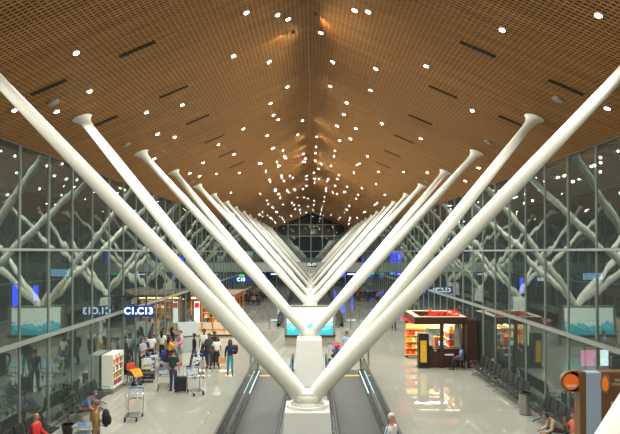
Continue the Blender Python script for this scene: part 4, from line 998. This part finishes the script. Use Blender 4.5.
for z in (.62, .97, 1.32, 1.67):
    y = KY0 + 1.0
    while y < KY1 - .4:
        bm = B(); hh = rr.uniform(.18, .28); bx(bm, -.08, .08, -.07, .07, 0, hh); bx(bm, -.082, -.08, -.05, .05, hh * .3, hh * .7)
        o = obj('snack_packet', bm, rr.choice(GOODS)); o.location = (KX1 - .60, y, z); tag(o, 'small coloured packet on the right-hand lit shelves of the brown kiosk', 'packet', 'packets on the kiosk right shelves'); y += .2
for z in (.22, .57, .92, 1.27):
    x = KX0 + .08
    while x < KX0 + 1.0:
        bm = B(); hh = rr.uniform(.18, .28); bx(bm, -.07, .07, -.07, .07, 0, hh); bx(bm, -.05, .05, -.072, -.07, hh * .3, hh * .7)
        o = obj('snack_packet', bm, rr.choice(GOODS[:4])); o.location = (x, KY1 - .5, z); tag(o, 'small coloured packet on the left-hand shelves of the brown kiosk', 'packet', 'packets on the kiosk left shelves'); x += .17
t = thing('till_monitor', 'lit till monitor standing on the brown kiosk counter', 'monitor', (KX0 + 1.45, KY0 + .42, .96), .2)
P('screen', mat('till_screen', S(150, 200, 230), .3, emit=S(150, 205, 235), estr=1.2), t, lambda bm: box(bm, (0, -.02, .26), (.36, .015, .24), rx=-.2)); P('stand', BLACK, t, lambda bm: (bx(bm, -.04, .04, .02, .07, 0, .2), bx(bm, -.12, .12, -.04, .12, 0, .02))); P('casing', BLACK, t, lambda bm: box(bm, (0, .01, .26), (.40, .03, .28), rx=-.2))
t = thing('cafe_chair', 'chrome-legged chair under the person at the kiosk corner', 'chair', (7.6, 29.72, 0), -PI / 2)
P('seat', BLACK, t, lambda bm: box(bm, (0, 0, .43), (.46, .44, .035))); P('backrest', BLACK, t, lambda bm: box(bm, (0, .23, .72), (.46, .03, .36), rx=-.15))
for sx in (-1, 1):
    for sy in (-1, 1): P('leg', CHROME, t, lambda bm: tube(bm, [(sx * .2, sy * .18, .42), (sx * .24, sy * .24, 0)], .014, 6))

# ================================================================= BROWN TOTEM SIGN
t = thing('totem_sign', 'brown totem sign with orange round emblem at the lower right', 'sign', (7.0, 15.4, 0))
TB = mat('totem_brown', S(112, 78, 50), .5, noise=.05, nscale=3)
P('body', TB, t, lambda bm: (bx(bm, .10, .26, 0, .35, 0, 2.77), bx(bm, .66, 1.30, 0, .35, 0, 2.77)), bevel=.01)
P('grey_panel', mat('totem_grey', S(158, 174, 194), .4, 0), t, lambda bm: bx(bm, .24, .68, .02, .33, 0, 2.75), bevel=.01)
def flag(bm):
    tube(bm, [(-.08, .10, 2.50), (-.08, .24, 2.50)], .27, 32); bx(bm, -.08, .12, .10, .24, 2.23, 2.77)
P('round_flag', TB, t, flag)
P('orange_emblem', mat('emblem_orange', S(236, 112, 24), .5, emit=S(236, 112, 24), estr=.1), t, lambda bm: tube(bm, [(-.09, .085, 2.49), (-.09, .10, 2.49)], .205, 32))
P('emblem_band', WP, t, lambda bm: (bx(bm, -.19, .03, .075, .085, 2.36, 2.38), bx(bm, -.21, .05, .075, .085, 2.40, 2.42)))
def el(bm):
    q = [(.74 + .10 * math.cos(a * PI / 12), -.04 - .06 * math.cos(a * PI / 12), 2.47 + .25 * math.sin(a * PI / 12)) for a in range(24)]
    poly(bm, q, (.05, .05, 0))
P('round_flag', mat('totem_rim', S(120, 96, 66), .5), t, el)
P('orange_emblem', MATS['emblem_orange'], t, lambda bm: poly(bm, [(.725 + .065 * math.cos(a * PI / 12), -.06 - .04 * math.cos(a * PI / 12), 2.47 + .19 * math.sin(a * PI / 12)) for a in range(24)], (.015, .015, 0)))
P('blue_label', mat('label_pale', S(170, 186, 200), .5), t, lambda bm: bx(bm, .90, 1.2, -.012, 0, 1.78, 2.0)); P('label_stripe', BLUEP, t, lambda bm: bx(bm, .90, 1.2, -.018, -.012, 1.80, 1.86))
text('lettering', 'FREE\nINTERNET', .11, mat('pale_letters', S(200, 190, 170), .5), t, (1.12, -.01, 2.5), (PI / 2, 0, 0))
